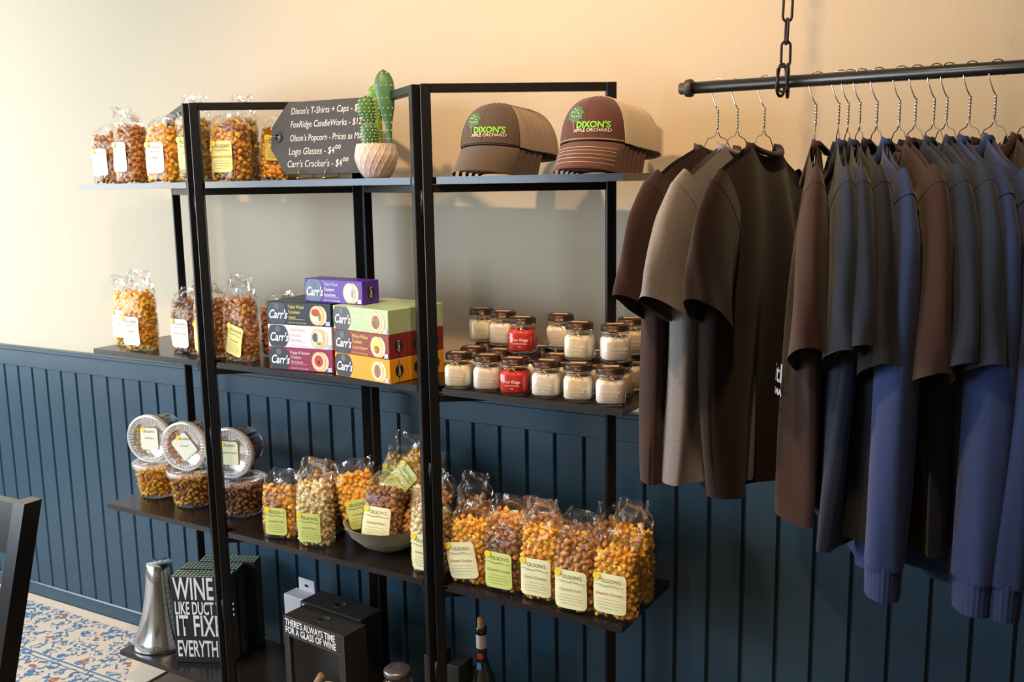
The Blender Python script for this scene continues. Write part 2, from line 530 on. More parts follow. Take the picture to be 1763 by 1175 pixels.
fd = -0.004
frame_panel(PA, fd, PA - AA, BB)
frame_panel(PA + 0.006, fd, PA + AA - 0.004, BB)
frame_panel(PB, fd, PA + AA + 0.004, BB)
frame_panel(PB + 0.006, fd, PB + AA, BB)
for hs, hd in ((PA + 0.003, fd + 0.004), (PB + 0.003, fd + 0.004), (PA + AA, BB - 0.006)):
    for z in (1.60, 0.93, 0.40):
        m_ = MB().lathe([(0.0, -0.030), (0.0045, -0.030), (0.0045, 0.030), (0.0, 0.030)], 10, Matrix.Translation((hs, hd, z)))
        m_.box(hs - 0.011, hs + 0.011, hd - 0.001, hd + 0.001, z - 0.026, z + 0.026)
        build(m_, 'hinge', 'hinge_steel', unit)
# boards: notched at the front where the hinge posts stand
for z in ZS:
    nt0, nt1, nd = 0.030, 0.046, 0.030
    ol = [(0, 0)]
    for ps in (PA, PB):
        ol += [(ps - nt0, 0), (ps - nt0, nd), (ps + nt1, nd), (ps + nt1, 0)]
    ol += [(SLEN, 0), (SLEN, SDEP), (PB + AA + 0.0, SDEP), (0, SDEP)]
    mb = MB(); n_ = len(ol); b_ = 0.0012
    mb.add([(x, y, z - 0.0165) for x, y in ol] + [(x, y, z) for x, y in ol],
           [tuple(range(n_, 2 * n_)), tuple(reversed(range(n_)))] + [(i, (i + 1) % n_, (i + 1) % n_ + n_, i + n_) for i in range(n_)])
    build(mb, 'shelf_board', 'espresso_board', unit)

# ------------------------------------------------------------------ dining chairs
def dining_chair(loc, rz, label, k=1.0):
    t = thing('dining_chair', label, 'chair', loc, (0, 0, rz), 'black dining chairs')
    # local: back in the xz plane at y=0, seat towards -y
    W_, rake = 0.42, math.radians(13)
    zt, zs = 0.98 * k, 0.46
    for sx in (-1, 1):
        x = sx * W_ / 2
        m_ = MB()
        a, b_ = 0.019, 0.021
        prof = [(0.0, 0.05), (zs, 0.0), (zs + 0.12, 0.012), (zt, math.tan(rake) * (zt - zs))]
        vs = []
        for z, y in prof:
            vs += [(x - a, y - b_, z), (x + a, y - b_, z), (x + a, y + b_, z), (x - a, y + b_, z)]
        fs = [(0, 3, 2, 1), (12, 13, 14, 15)]
        for q in range(3):
            for i in range(4): fs.append((q * 4 + i, q * 4 + (i + 1) % 4, q * 4 + 4 + (i + 1) % 4, q * 4 + 4 + i))
        m_.add(vs, fs)
        build(m_, 'back_post', 'black_lacquer', t)
        build(MB().bbox(x - 0.019, x + 0.019, -0.40, -0.36, 0.0, zs - 0.03, 0.003), 'leg', 'black_lacquer', t)
    build(MB().bbox(-W_ / 2 - 0.02, W_ / 2 + 0.02, -0.42, 0.01, zs - 0.03, zs, 0.006), 'seat', 'black_lacquer', t)
    for z0, z1 in ((zt - 0.115, zt - 0.008), (zt - 0.27, zt - 0.20)):
        y0, y1 = math.tan(rake) * (z0 - zs), math.tan(rake) * (z1 - zs)
        m_ = MB()
        x = W_ / 2 - 0.019
        m_.add([(-x, y0 - 0.011, z0), (x, y0 - 0.011, z0), (x, y0 + 0.011, z0), (-x, y0 + 0.011, z0), (-x, y1 - 0.011, z1), (x, y1 - 0.011, z1), (x, y1 + 0.011, z1), (-x, y1 + 0.011, z1)],
               [(0, 3, 2, 1), (4, 5, 6, 7), (0, 1, 5, 4), (1, 2, 6, 5), (2, 3, 7, 6), (3, 0, 4, 7)])
        build(m_, 'back_rail', 'black_lacquer', t)
    for sx in (-1, 1):
        x = sx * W_ / 2
        build(MB().bbox(x - 0.009, x + 0.009, -0.36, 0.01, 0.16, 0.185, 0.002), 'stretcher', 'black_lacquer', t)
    return t


dining_chair((1.505, -1.188, 0.0), 0.0, 'glossy black wooden dining chair with its back to the panelled wall', 1.0)
# ------------------------------------------------------------------ popcorn: lumpy kernels packed inside a volume
rng = np.random.default_rng(7)
random.seed(7)


def ico():
    bm = bmesh.new(); bmesh.ops.create_icosphere(bm, subdivisions=2, radius=1.0)
    v = np.array([x.co for x in bm.verts]); f = np.array([[q.index for q in x.verts] for x in bm.faces]); bm.free()
    return v, f


IV, IF = ico()
PROTO = []
for q in range(10):
    lobes = rng.normal(size=(7, 3)); lobes /= np.linalg.norm(lobes, axis=1)[:, None]
    d = (IV @ lobes.T).max(axis=1)
    PROTO.append(IV * (0.50 + 0.66 * np.clip(d, 0, 1) ** 5)[:, None])


def kernels_mesh(points, radius, core=None):
    n = len(points); nv = len(IV)
    V = np.zeros((n * nv, 3)); F = np.zeros((n * len(IF), 3), int)
    for i, p in enumerate(points):
        q = PROTO[i % 10]
        a = rng.normal(size=(3, 3)); Q, _ = np.linalg.qr(a)
        V[i * nv:(i + 1) * nv] = q @ Q * (radius * rng.uniform(0.78, 1.2)) + p
        F[i * len(IF):(i + 1) * len(IF)] = IF + i * nv
    V = V.tolist(); F = F.tolist()
    if core is not None:
        o = len(V); V += [tuple(p) for p in core.v]; F += [tuple(i + o for i in f) for f in core.f]
    me = bpy.data.meshes.new('popcorn')
    me.from_pydata(V, [], F)
    me.polygons.foreach_set('use_smooth', [True] * len(F)); me.update()
    return me


def spread(cands, mind):
    """keep candidates that are at least mind apart (grid hashing)"""
    out = []; grid = {}
    for p in cands:
        k = tuple((p // mind).astype(int))
        ok = True
        for dx in (-1, 0, 1):
            for dy in (-1, 0, 1):
                for dz in (-1, 0, 1):
                    for q in grid.get((k[0] + dx, k[1] + dy, k[2] + dz), ()):
                        if ((p - q) ** 2).sum() < mind * mind: ok = False
        if ok: out.append(p); grid.setdefault(k, []).append(p)
    return out


class Bag:
    """clear block-bottom bag: local front -y, base at z=0"""

    def __init__(s, w, dp, hf, h, seed, lean=0.0, pinch=0.0):
        s.w, s.dp, s.hf, s.h, s.lean, s.pinch = w, dp, hf, h, lean, pinch
        r = np.random.default_rng(seed); s.ph = r.uniform(0, 6.28, 12)
        s.film = s._film(); s.corn = s._corn(r)

    def section(s, z):
        t = z / s.h
        bulge = 1.0 + 0.06 * math.sin(min(1, z / s.hf) * math.pi)
        if z <= s.hf: k = 1.0 - 0.10 * (z / s.hf) ** 3
        else: k = 0.90 * max(0.03, 1 - (z - s.hf) / (s.h - s.hf) * 1.08) ** 0.8
        if z < 0.012: k *= 0.90 + 0.10 * z / 0.012
        ww = s.w / 2 * (bulge if z < s.hf else 1.0 - s.pinch * (z - s.hf) / (s.h - s.hf))
        return ww, s.dp / 2 * k * bulge

    def point(s, u, z, inset=0.0):
        ww, dd = s.section(z)
        a = u * 2 * math.pi; c_, sn = math.cos(a), math.sin(a)
        e_ = 0.55
        x = (ww - inset) * math.copysign(abs(c_) ** e_, c_); y = max(0.0015, dd - inset) * math.copysign(abs(sn) ** e_, sn)
        t = z / s.h
        wr = 0.0016 + (0.0045 if z > s.hf else 0.0)
        if inset == 0:
            x += wr * math.sin(9 * a + 60 * z + s.ph[0]) * 0.5
            y += wr * math.sin(5 * a - 75 * z + s.ph[1]) + wr * 0.8 * math.sin(3 * a + 130 * z + s.ph[2])
        if z > s.hf:
            q = (z - s.hf) / (s.h - s.hf)
            y += s.lean * q * q * 0.05 + 0.006 * q * math.sin(x * 75 + s.ph[3])
            z = z - 0.25 * (s.h - s.hf) * q * q * abs(s.lean) + 0.004 * q * math.sin(x * 90 + s.ph[4])
        return (x, y, z)

    def _film(s):
        zs = [0, 0.004, 0.012] + list(np.linspace(0.03, s.hf, 9)) + list(np.linspace(s.hf, s.h, 9)[1:])
        nu = 40
        mb = MB()
        mb.add([s.point(i / nu, z) for z in zs for i in range(nu)],
               [(j * nu + i, j * nu + (i + 1) % nu, (j + 1) * nu + (i + 1) % nu, (j + 1) * nu + i) for j in range(len(zs) - 1) for i in range(nu)] + [tuple(reversed(range(nu)))], True)
        return mb.mesh('bag_film')

    def _corn(s, r, rad=0.0090):
        c_ = []
        for _ in range(5200):
            z = r.uniform(rad * 0.9, s.hf + 0.012 * r.uniform(-1, 1)); u = r.uniform()
            q = s.point(u, min(z, s.hf + 0.006), rad * 0.85)
            c_.append(np.array((q[0], q[1], z)))
        for _ in range(900):
            ww, dd = s.section(s.hf)
            x, y = r.uniform(-1, 1) * (ww - rad), r.uniform(-1, 1) * (dd - rad)
            c_.append(np.array((x, y, s.hf - 0.004 + 0.012 * r.uniform() - 0.02 * abs(x) / ww)))
        core = MB(); nu = 24
        zs = [0.010, 0.03, 0.07, 0.11, s.hf - 0.012]
        core.add([s.point(i / nu, z, 0.0115) for z in zs for i in range(nu)], [(j * nu + i, j * nu + (i + 1) % nu, (j + 1) * nu + (i + 1) % nu, (j + 1) * nu + i) for j in range(len(zs) - 1) for i in range(nu)] + [tuple((len(zs) - 1) * nu + i for i in range(nu))], True)
        return kernels_mesh(spread(c_, rad * 1.28), rad, core)

    def label_mesh(s, w, h, cz, fold=0.0, seed=0):
        """sticker following the front of the bag"""
        ol = round_rect(w, h, 0.012, 4, 0, cz)
        zs = np.linspace(cz - h / 2, cz + h / 2, 9); xs = np.linspace(-w / 2, w / 2, 9)
        mb = MB()

        def fn(a, b_):
            x = -w / 2 + a * w; z = cz - h / 2 + b_ * h
            # round the corners by pulling the border in
            rr = 0.010
            ex = max(0, abs(x) - (w / 2 - rr)); ez = max(0, abs(z - cz) - (h / 2 - rr))
            if ex > 0 and ez > 0:
                l = math.hypot(ex, ez)
                mxl = max(ex, ez)
                k_ = mxl / l
                x = math.copysign((w / 2 - rr) + ex * k_, x); z = cz + math.copysign((h / 2 - rr) + ez * k_, z - cz)
            ww, dd = s.section(max(0.02, z))
            y = -dd * (1 - min(1, abs(x) / (ww * 1.05)) ** 3.6) ** 0.28 - 0.0042 - 0.0012 * math.sin(40 * x + 50 * z + seed)
            return (x, y, z)
        mb.grid(fn, 13, 13)
        me = mb.mesh('label')
        return me, fn


BAGS = [Bag(0.104, 0.070, 0.150, 0.205, 1, 0.6), Bag(0.100, 0.074, 0.158, 0.232, 2, -0.5, 0.25), Bag(0.106, 0.066, 0.140, 0.200, 3, 0.9, 0.1),
        Bag(0.098, 0.070, 0.168, 0.250, 4, 0.2, 0.30)]
LABELS = {}
FLAV = {'corn_caramel': 'Caramel', 'corn_cheddar': 'Cheddar', 'corn_kettle': 'Kettle Corn', 'corn_mixed': 'Caramel & Cheddar', 'corn_dark': 'Caramel Crunch', 'corn_greenish': 'Dill Pickle'}


def popcorn_bag(label, v, flavour, pos, rz=0.0, tilt=(0, 0), paper='paper_cream', lab=(0.072, 0.088, 0.058), name_line=None, sticker=True, roll=0.0, group='popcorn bags on the shelves'):
    B = BAGS[v]
    t = thing('popcorn_bag', label, 'popcorn bag', pos, (tilt[0], tilt[1], RZ0 + rz), group)
    link('popcorn', B.corn, flavour, t, shared=True)['kind'] = 'stuff'
    link('film', B.film, 'bag_film', t)
    if sticker:
        w_, h_, cz = lab
        key = (v, lab)
        if key not in LABELS: LABELS[key] = B.label_mesh(w_, h_, cz, seed=v)
        me, fn = LABELS[key]
        l_ = link('label', me, paper, t, shared=True)
        if roll: l_.rotation_euler = (0, roll, 0)
        yf = min(fn(0.5, q)[1] for q in (0.1, 0.3, 0.5, 0.7, 0.9)) - 0.0006
        front_text("OLSON'S", 0.0125, 'ink_brown', l_, 0.004, yf, cz + h_ * 0.33)
        front_text(name_line or FLAV[flavour], 0.0095, 'ink_red', l_, 0, yf, cz + h_ * 0.0, shear=0.15)
        key2 = ('lines', v, lab)
        if key2 not in LABELS:
            m_ = MB()
            for zz, ww in ((0.20, 0.30), (-0.14, 0.34), (-0.22, 0.40), (-0.29, 0.36), (-0.37, 0.30)):
                z = cz + h_ * zz
                m_.add([(-w_ * ww, yf, z - 0.0003), (w_ * ww, yf, z - 0.0003), (w_ * ww, yf, z + 0.0003), (-w_ * ww, yf, z + 0.0003)], [(0, 1, 2, 3)])
            pts = [(w_ * (-0.45 + 0.9 * i / 16), yf, cz + h_ * (0.21 + 0.022 * math.sin(i * 0.8))) for i in range(17)]
            m_.tube(pts, 0.0004, 4)
            LABELS[key2] = m_.mesh('printed_lines')
            LABELS[key2].materials.append(MATS['ink_brown'])
            m_ = MB().lathe([(0.0, 0), (0.0085, 0), (0.0085, 0.0008), (0.0, 0.0008)], 18, Matrix.Translation((-w_ * 0.40, yf + 0.0008, cz + h_ * 0.42)) @ Matrix.Rotation(math.pi / 2, 4, 'X'), False)
            LABELS[key2 + ('d',)] = m_.mesh('dot_sticker'); LABELS[key2 + ('d',)].materials.append(MATS['dot_yellow'])
        link('printed_lines', LABELS[key2], None, l_)
        link('dot_sticker', LABELS[key2 + ('d',)], None, l_)
    return t


R = math.radians
E_ = 0.0006
# top shelf
popcorn_bag('small bag of caramel popcorn at the far end of the top shelf', 2, 'corn_caramel', SP(0, 0.055, 0.075, E_), R(2), paper='paper_pale', lab=(0.066, 0.080, 0.066))
popcorn_bag('tall bag of glossy caramel popcorn, second from the end of the top shelf', 1, 'corn_caramel', SP(0, 0.165, 0.070, E_), R(-3), paper='paper_pale', lab=(0.062, 0.086, 0.078), name_line='Caramel Pecan')
popcorn_bag('bag of orange cheddar popcorn with pale label on the top shelf end', 0, 'corn_cheddar', SP(0, 0.318, 0.066, E_), R(3), paper='paper_pale', lab=(0.070, 0.088, 0.072))
popcorn_bag('bag of pale popcorn half hidden by the hinge post on the top shelf', 3, 'corn_greenish', SP(0, 0.430, 0.085, E_), R(6), paper='paper_yellow', lab=(0.066, 0.090, 0.082))
popcorn_bag('bag of mixed cheddar and caramel popcorn with slanted label, right behind the hinge post', 0, 'corn_mixed', SP(0, 0.575, 0.080, E_), R(8), paper='paper_yellow', lab=(0.068, 0.086, 0.068))
popcorn_bag('bag of caramel popcorn behind the slant labelled one on the top shelf', 3, 'corn_greenish', SP(0, 0.525, 0.172, E_), R(-6), sticker=False)
popcorn_bag('slumped bag of cheddar popcorn beside the price tag sign', 2, 'corn_cheddar', SP(0, 0.640, 0.200, E_), R(20), tilt=(R(-3), R(3)), paper='paper_yellow', lab=(0.064, 0.070, 0.090))
# second shelf
popcorn_bag('bag of popcorn with greenish label at the end of the second shelf', 1, 'corn_cheddar', SP(1, 0.052, 0.105, E_), R(-4), paper='paper_pale', lab=(0.070, 0.086, 0.072))
popcorn_bag('bag of bright orange cheddar popcorn in front on the second shelf', 3, 'corn_cheddar', SP(1, 0.158, 0.060, E_), R(2), paper='paper_pale', lab=(0.072, 0.088, 0.062))
popcorn_bag('bag of caramel nut popcorn next to the orange one on the second shelf', 0, 'corn_dark', SP(1, 0.340, 0.092, E_), R(0), paper='paper_pale', lab=(0.072, 0.086, 0.062))
popcorn_bag('bag of caramel popcorn directly behind the hinge post on the second shelf', 1, 'corn_caramel', SP(1, 0.452, 0.082, E_), R(4), paper='paper_yellow', lab=(0.068, 0.088, 0.060))
popcorn_bag('big bag of golden caramel popcorn with tilted yellow label on the second shelf', 3, 'corn_caramel', SP(1, 0.585, 0.068, E_), R(-4), paper='paper_yellow', lab=(0.064, 0.088, 0.064), roll=R(14))
popcorn_bag('bag of caramel popcorn beside the cracker boxes', 2, 'corn_caramel', SP(1, 0.640, 0.165, E_), R(5), sticker=False)
# third shelf, around the bowl
popcorn_bag('short bag of mixed popcorn next to the stacked tubs', 2, 'corn_mixed', SP(2, 0.715, 0.058, E_), R(14), tilt=(R(-2), 0), paper='paper_green', lab=(0.068, 0.080, 0.054), name_line='Cheddar Mix')
popcorn_bag('tall bag of pale kettle popcorn standing beside the bowl', 3, 'corn_kettle', SP(2, 0.845, 0.058, E_), R(12), paper='paper_green', lab=(0.072, 0.084, 0.060))
popcorn_bag('bag of caramel popcorn with clear empty top behind the kettle corn bag', 1, 'corn_caramel', SP(2, 0.795, 0.160, E_), R(6), sticker=False)
popcorn_bag('bag of pale popcorn standing behind the bowl', 0, 'corn_greenish', SP(2, 0.900, 0.225, E_), R(0), sticker=False)
popcorn_bag('pale kettle popcorn bag between bowl and front post', 0, 'corn_kettle', SP(2, 1.185, 0.175, 0.035), R(-12), tilt=(R(6), R(-8)), paper='paper_yellow', lab=(0.050, 0.070, 0.090), roll=R(-60))
# third shelf, right of the front post
GR = 'popcorn bags in the full row'
popcorn_bag('bag of cheese popcorn straddling the front post on the third shelf', 1, 'corn_kettle', SP(2, 1.240, 0.064, E_), R(2), lab=(0.070, 0.096, 0.060), group=GR)
popcorn_bag('cheddar popcorn bag with tilted cream label, beside the front post', 0, 'corn_cheddar', SP(2, 1.372, 0.058, E_), R(4), lab=(0.082, 0.094, 0.066), roll=R(-10), name_line='Cheese Cheddar', group=GR)
popcorn_bag('dark caramel popcorn bag with green label, between two orange ones', 2, 'corn_dark', SP(2, 1.470, 0.056, E_), R(2), paper='paper_green', lab=(0.074, 0.092, 0.060), name_line='Caramel Crunch', group=GR)
popcorn_bag('popcorn bag with shiny creased label in the middle of the full row', 3, 'corn_cheddar', SP(2, 1.574, 0.056, E_), R(3), lab=(0.080, 0.094, 0.064), name_line='Classic Cheddar', group=GR)
popcorn_bag('caramel popcorn bag with pale label, second from the end of the full row', 1, 'corn_caramel', SP(2, 1.676, 0.044, E_), R(3), paper='paper_cream', lab=(0.080, 0.094, 0.060), name_line='Caramel Corn', group=GR)
popcorn_bag('bright orange jalapeno cheddar popcorn bag at the end of the full row', 0, 'corn_cheddar', SP(2, 1.772, 0.052, E_), R(2), lab=(0.080, 0.094, 0.066), name_line='Jalapeño Cheddar', group=GR)
GB = 'popcorn bags in the back row of the full shelf'
for (lab_, v, fl, s_, d_) in (('caramel popcorn bag in the back row beside the front post', 3, 'corn_dark', 1.315, 0.160), ('back row cheddar popcorn bag behind the tilted label', 0, 'corn_cheddar', 1.420, 0.150), ('back row caramel popcorn bag behind the green labelled bag', 1, 'corn_caramel', 1.525, 0.150),
                             ('back row mixed popcorn bag behind the middle of the full row', 2, 'corn_mixed', 1.625, 0.145), ('tall back row cheddar bag with upright clear top at the shelf end', 3, 'corn_cheddar', 1.770, 0.150)):
    popcorn_bag(lab_, v, fl, SP(2, s_, d_, E_), R(random.uniform(-6, 8)), sticker=False, group=GB)
popcorn_bag('back row caramel popcorn bag beside the tall one at the shelf end', 0, 'corn_caramel', SP(2, 1.690, 0.225, E_), R(4), sticker=False, group=GB)

# ------------------------------------------------------------------ bowl of popcorn bags
plain('bowl_glaze', (0.30, 0.27, 0.21), 0.55, bump=0.3, bscale=25, var=0.15, vscale=14, stretch=(1, 1, 9))
bowl = build(MB().lathe([(0.0, 0.0), (0.042, 0.0), (0.046, 0.004), (0.080, 0.020), (0.110, 0.048), (0.124, 0.080), (0.127, 0.082), (0.122, 0.080), (0.106, 0.052), (0.078, 0.027), (0.0, 0.014)], 56), 'bowl', 'bowl_glaze', None, SP(2, 1.045, 0.135, E_))
tag(bowl, 'grey glazed ceramic bowl filled with popcorn bags on the third shelf', 'bowl')
GO = 'popcorn bags lying in the bowl'
bc = (1.045, 0.135)
popcorn_bag('caramel popcorn bag with cream label leaning in the bowl front', 2, 'corn_dark', SP(2, bc[0] + 0.012, bc[1] - 0.058, 0.036), R(10), tilt=(R(-14), R(2)), lab=(0.082, 0.086, 0.056), name_line='Caramel Pecan', group=GO)
popcorn_bag('orange popcorn bag at the bowl edge beside the kettle corn bag', 0, 'corn_cheddar', SP(2, bc[0] - 0.075, bc[1] - 0.015, 0.045), R(30), tilt=(R(-10), R(-12)), paper='paper_green', lab=(0.060, 0.080, 0.050), group=GO)
popcorn_bag('bright orange popcorn bag lying tilted on top of the bowl', 1, 'corn_cheddar', SP(2, bc[0] - 0.030, bc[1] + 0.045, 0.120), R(-10), tilt=(R(-22), R(38)), paper='paper_green', lab=(0.070, 0.100, 0.075), group=GO)
popcorn_bag('popcorn bag with large green label at the back of the bowl', 3, 'corn_greenish', SP(2, bc[0] - 0.040, bc[1] + 0.060, 0.062), R(10), tilt=(R(-14), R(8)), paper='paper_green', lab=(0.080, 0.080, 0.110), group=GO)
popcorn_bag('caramel cluster popcorn bag lying low in the bowl', 0, 'corn_caramel', SP(2, bc[0] + 0.085, bc[1] - 0.005, 0.046), R(-24), tilt=(R(-20), R(20)), sticker=False, group=GO)

# ------------------------------------------------------------------ popcorn tubs
RT_, RB_, HT = 0.076, 0.061, 0.108
tub_prof = [(0.0, 0.0), (RB_ - 0.004, 0.0), (RB_, 0.004), (RT_ - 0.003, HT - 0.012), (RT_, HT - 0.012), (RT_, HT)]
tub_me = MB().lathe(tub_prof, 44).mesh('tub_body')
lid_rim_me = MB().lathe([(RT_ - 0.004, HT + 0.005), (RT_ + 0.002, HT + 0.006), (RT_ + 0.004, HT + 0.003), (RT_ + 0.004, HT - 0.009), (RT_ + 0.0015, HT - 0.010)], 44).mesh('lid_rim')
lid_me = MB().lathe([(0.0, HT - 0.001), (RT_ - 0.020, HT - 0.001), (RT_ - 0.016, HT + 0.004), (RT_ - 0.004, HT + 0.005)], 44).mesh('lid')
rb = MB()
for i in range(44):
    a = 2 * math.pi * i / 44
    M_ = Matrix.Rotation(a, 4, 'Z')
    rb.box(RT_ - 0.019, RT_ - 0.005, -0.0012, 0.0012, HT + 0.0035, HT + 0.0065, M_)
ribs_me = rb.mesh('lid_ribs')
cr = np.random.default_rng(11); cand = []
for _ in range(7000):
    z = cr.uniform(0.008, HT - 0.010); a = cr.uniform(0, 6.283); rr = RB_ + (RT_ - RB_) * z / HT - 0.010
    cand.append(np.array((rr * math.cos(a), rr * math.sin(a), z)))
for _ in range(1500):
    a = cr.uniform(0, 6.283); rr = math.sqrt(cr.uniform()) * (RT_ - 0.014)
    cand.append(np.array((rr * math.cos(a), rr * math.sin(a), HT - 0.012 - 0.004 * cr.uniform())))
tubcorn_me = kernels_mesh(spread(cand, 0.0116), 0.0088, MB().lathe([(0.0, 0.008), (RB_ - 0.013, 0.008), (RT_ - 0.016, HT - 0.016), (0.0, HT - 0.016)], 28))
lw_, lh_ = 0.062, 0.074


def tub_label(square):
    ol = round_rect(lw_, lh_, 0.009, 4) if square else round_rect(lw_ * 1.3, lw_ * 1.3, lw_ * 0.64, 10)
    n = len(ol)
    return MB().add([(x, z, HT + 0.0012) for x, z in ol], [tuple(range(n))]).mesh('label')


tl_sq = tub_label(True); tl_rd = tub_label(False)


def tub(label, flavour, pos, rot, square=True, lying=False, paper='paper_pale'):
    rm = 'lid_rim' if lying else 'rim_clear'  # lying tubs get the rim whitened in place of light, upright ones the clear rim
    t = thing('popcorn_tub', label, 'popcorn tub', pos, rot, 'clear popcorn tubs')
    link('tub_body', tub_me, 'tub_plastic', t)
    link('popcorn', tubcorn_me, flavour, t, shared=True)['kind'] = 'stuff'
    l_ = link('lid', lid_me, 'lid_plastic' if lying else 'tub_plastic', t, shared=True)
    link('rim', lid_rim_me, rm, l_, shared=True); link('ribs', ribs_me, rm, l_, shared=True)
    if lying:
        b_ = link('label', tl_sq, paper, l_, shared=True)
        if not square: b_.rotation_euler = (0, 0, R(38))
        for st, sz, yy in (("OLSON'S", 0.0105, 0.024), (FLAV[flavour], 0.008, 0.002)):
            q = link('lettering', text_mesh(st, sz), 'ink_brown', l_, (0, yy, HT + 0.0018), shared=True)
        m_ = MB().lathe([(0, 0), (0.0075, 0)], 16, Matrix.Translation((-0.020, 0.028, HT + 0.002)))
        link('dot_sticker', m_.mesh('dot_sticker'), 'dot_yellow', l_)
    return t


for (s_, d_, fl, lb, lb2, fl2, sq, dx) in ((0.070, 0.150, 'corn_cheddar', 'upright clear tub of orange popcorn at the end of the third shelf', 'tub lying on its side with white label on the orange popcorn tub', 'corn_greenish', True, 0.0),
                                  (0.248, 0.140, 'corn_mixed', 'upright clear tub of mixed yellow and brown popcorn on the third shelf', 'tub lying on its side with tilted label on the mixed popcorn tub', 'corn_caramel', False, 0.0),
                                  (0.455, 0.150, 'corn_dark', 'upright clear tub of dark caramel popcorn beside the hinge post', 'tub of dark popcorn lying on its side with green label', 'corn_dark', True, -0.02)):
    tub(lb, fl, SP(2, s_, d_, E_), (0, 0, R(20)))
    # lying: axis points out of the shelf towards the shop
    ax = -NX * math.cos(R(18)) + EX * math.sin(R(18))
    rot = ax.to_track_quat('Z', 'Y').to_euler()
    q = (-ax).copy()
    p = SP(2, s_ + dx, d_, HT + 0.0075 + RT_ + 0.004) + q * 0.075
    tub(lb2, fl2, p, rot, sq, True, 'paper_pale' if fl2 != 'corn_dark' else 'paper_cream')

# ------------------------------------------------------------------ cracker boxes
for nm, c_ in (('purple', (0.085, 0.028, 0.36)), ('black', (0.012, 0.012, 0.022)), ('white', (0.78, 0.73, 0.82)), ('maroon', (0.26, 0.022, 0.075)),
               ('green', (0.42, 0.55, 0.32)), ('darkred', (0.23, 0.025, 0.025)), ('yellow', (0.80, 0.36, 0.015))):
    plain('carton_' + nm, c_, 0.36, var=0.03, spec=0.4)
plain('carton_medallion', (0.014, 0.022, 0.035), 0.35)
plain('carton_medallion_blue', (0.05, 0.10, 0.22), 0.35)
plain('medallion_grey', (0.10, 0.115, 0.135), 0.5)
plain('cracker', (0.70, 0.47, 0.25), 0.6, var=0.25, vscale=90)
plain('cracker_pale', (0.80, 0.66, 0.45), 0.6, var=0.2, vscale=90)
plain('top_red', (0.50, 0.06, 0.03), 0.5, var=0.4, vscale=80)
plain('top_green', (0.20, 0.32, 0.08), 0.5, var=0.4, vscale=80)
plain('top_cream', (0.82, 0.76, 0.68), 0.5, var=0.2, vscale=80)
plain('top_fig', (0.32, 0.14, 0.06), 0.5, var=0.6, vscale=110)
plain('top_dark', (0.06, 0.10, 0.13), 0.5)
plain('seal_blue', (0.45, 0.55, 0.80), 0.5)
plain('ink_gold', (0.75, 0.62, 0.10), 0.5)
plain('ink_pink', (0.80, 0.62, 0.72), 0.5)
plain('ink_lilac', (0.55, 0.50, 0.80), 0.5)
plain('ink_lightgreen', (0.70, 0.82, 0.62), 0.5)
plain('ink_orange', (0.92, 0.55, 0.12), 0.5)
BL, BH, BD = 0.208, 0.0615, 0.064
carton_me = MB().bbox(-BL / 2, BL / 2, 0, BD, 0, BH, 0.0012).mesh('carton')
flap_me = MB().box(BL / 2, BL / 2 + 0.0006, BD * 0.48, BD * 0.50, 0.002, BH - 0.002).mesh('flap_seam')


def disc(cx, cz, rx, rz, y, n=28, clip=None):
    out = []
    for i in range(n):
        a = 2 * math.pi * i / n
        x, z = cx + rx * math.cos(a), cz + rz * math.sin(a)
        if clip: z = min(max(z, clip[0]), clip[1])
        out.append((x, y, z))
    return out, [tuple(range(n))]


def flat_disc(name, mat, parent, cx, cz, rx, rz, y, clip=None):
    me = MB().add(*disc(cx, cz, rx, rz, y, clip=clip)).mesh(name)
    return link(name, me, mat, parent)


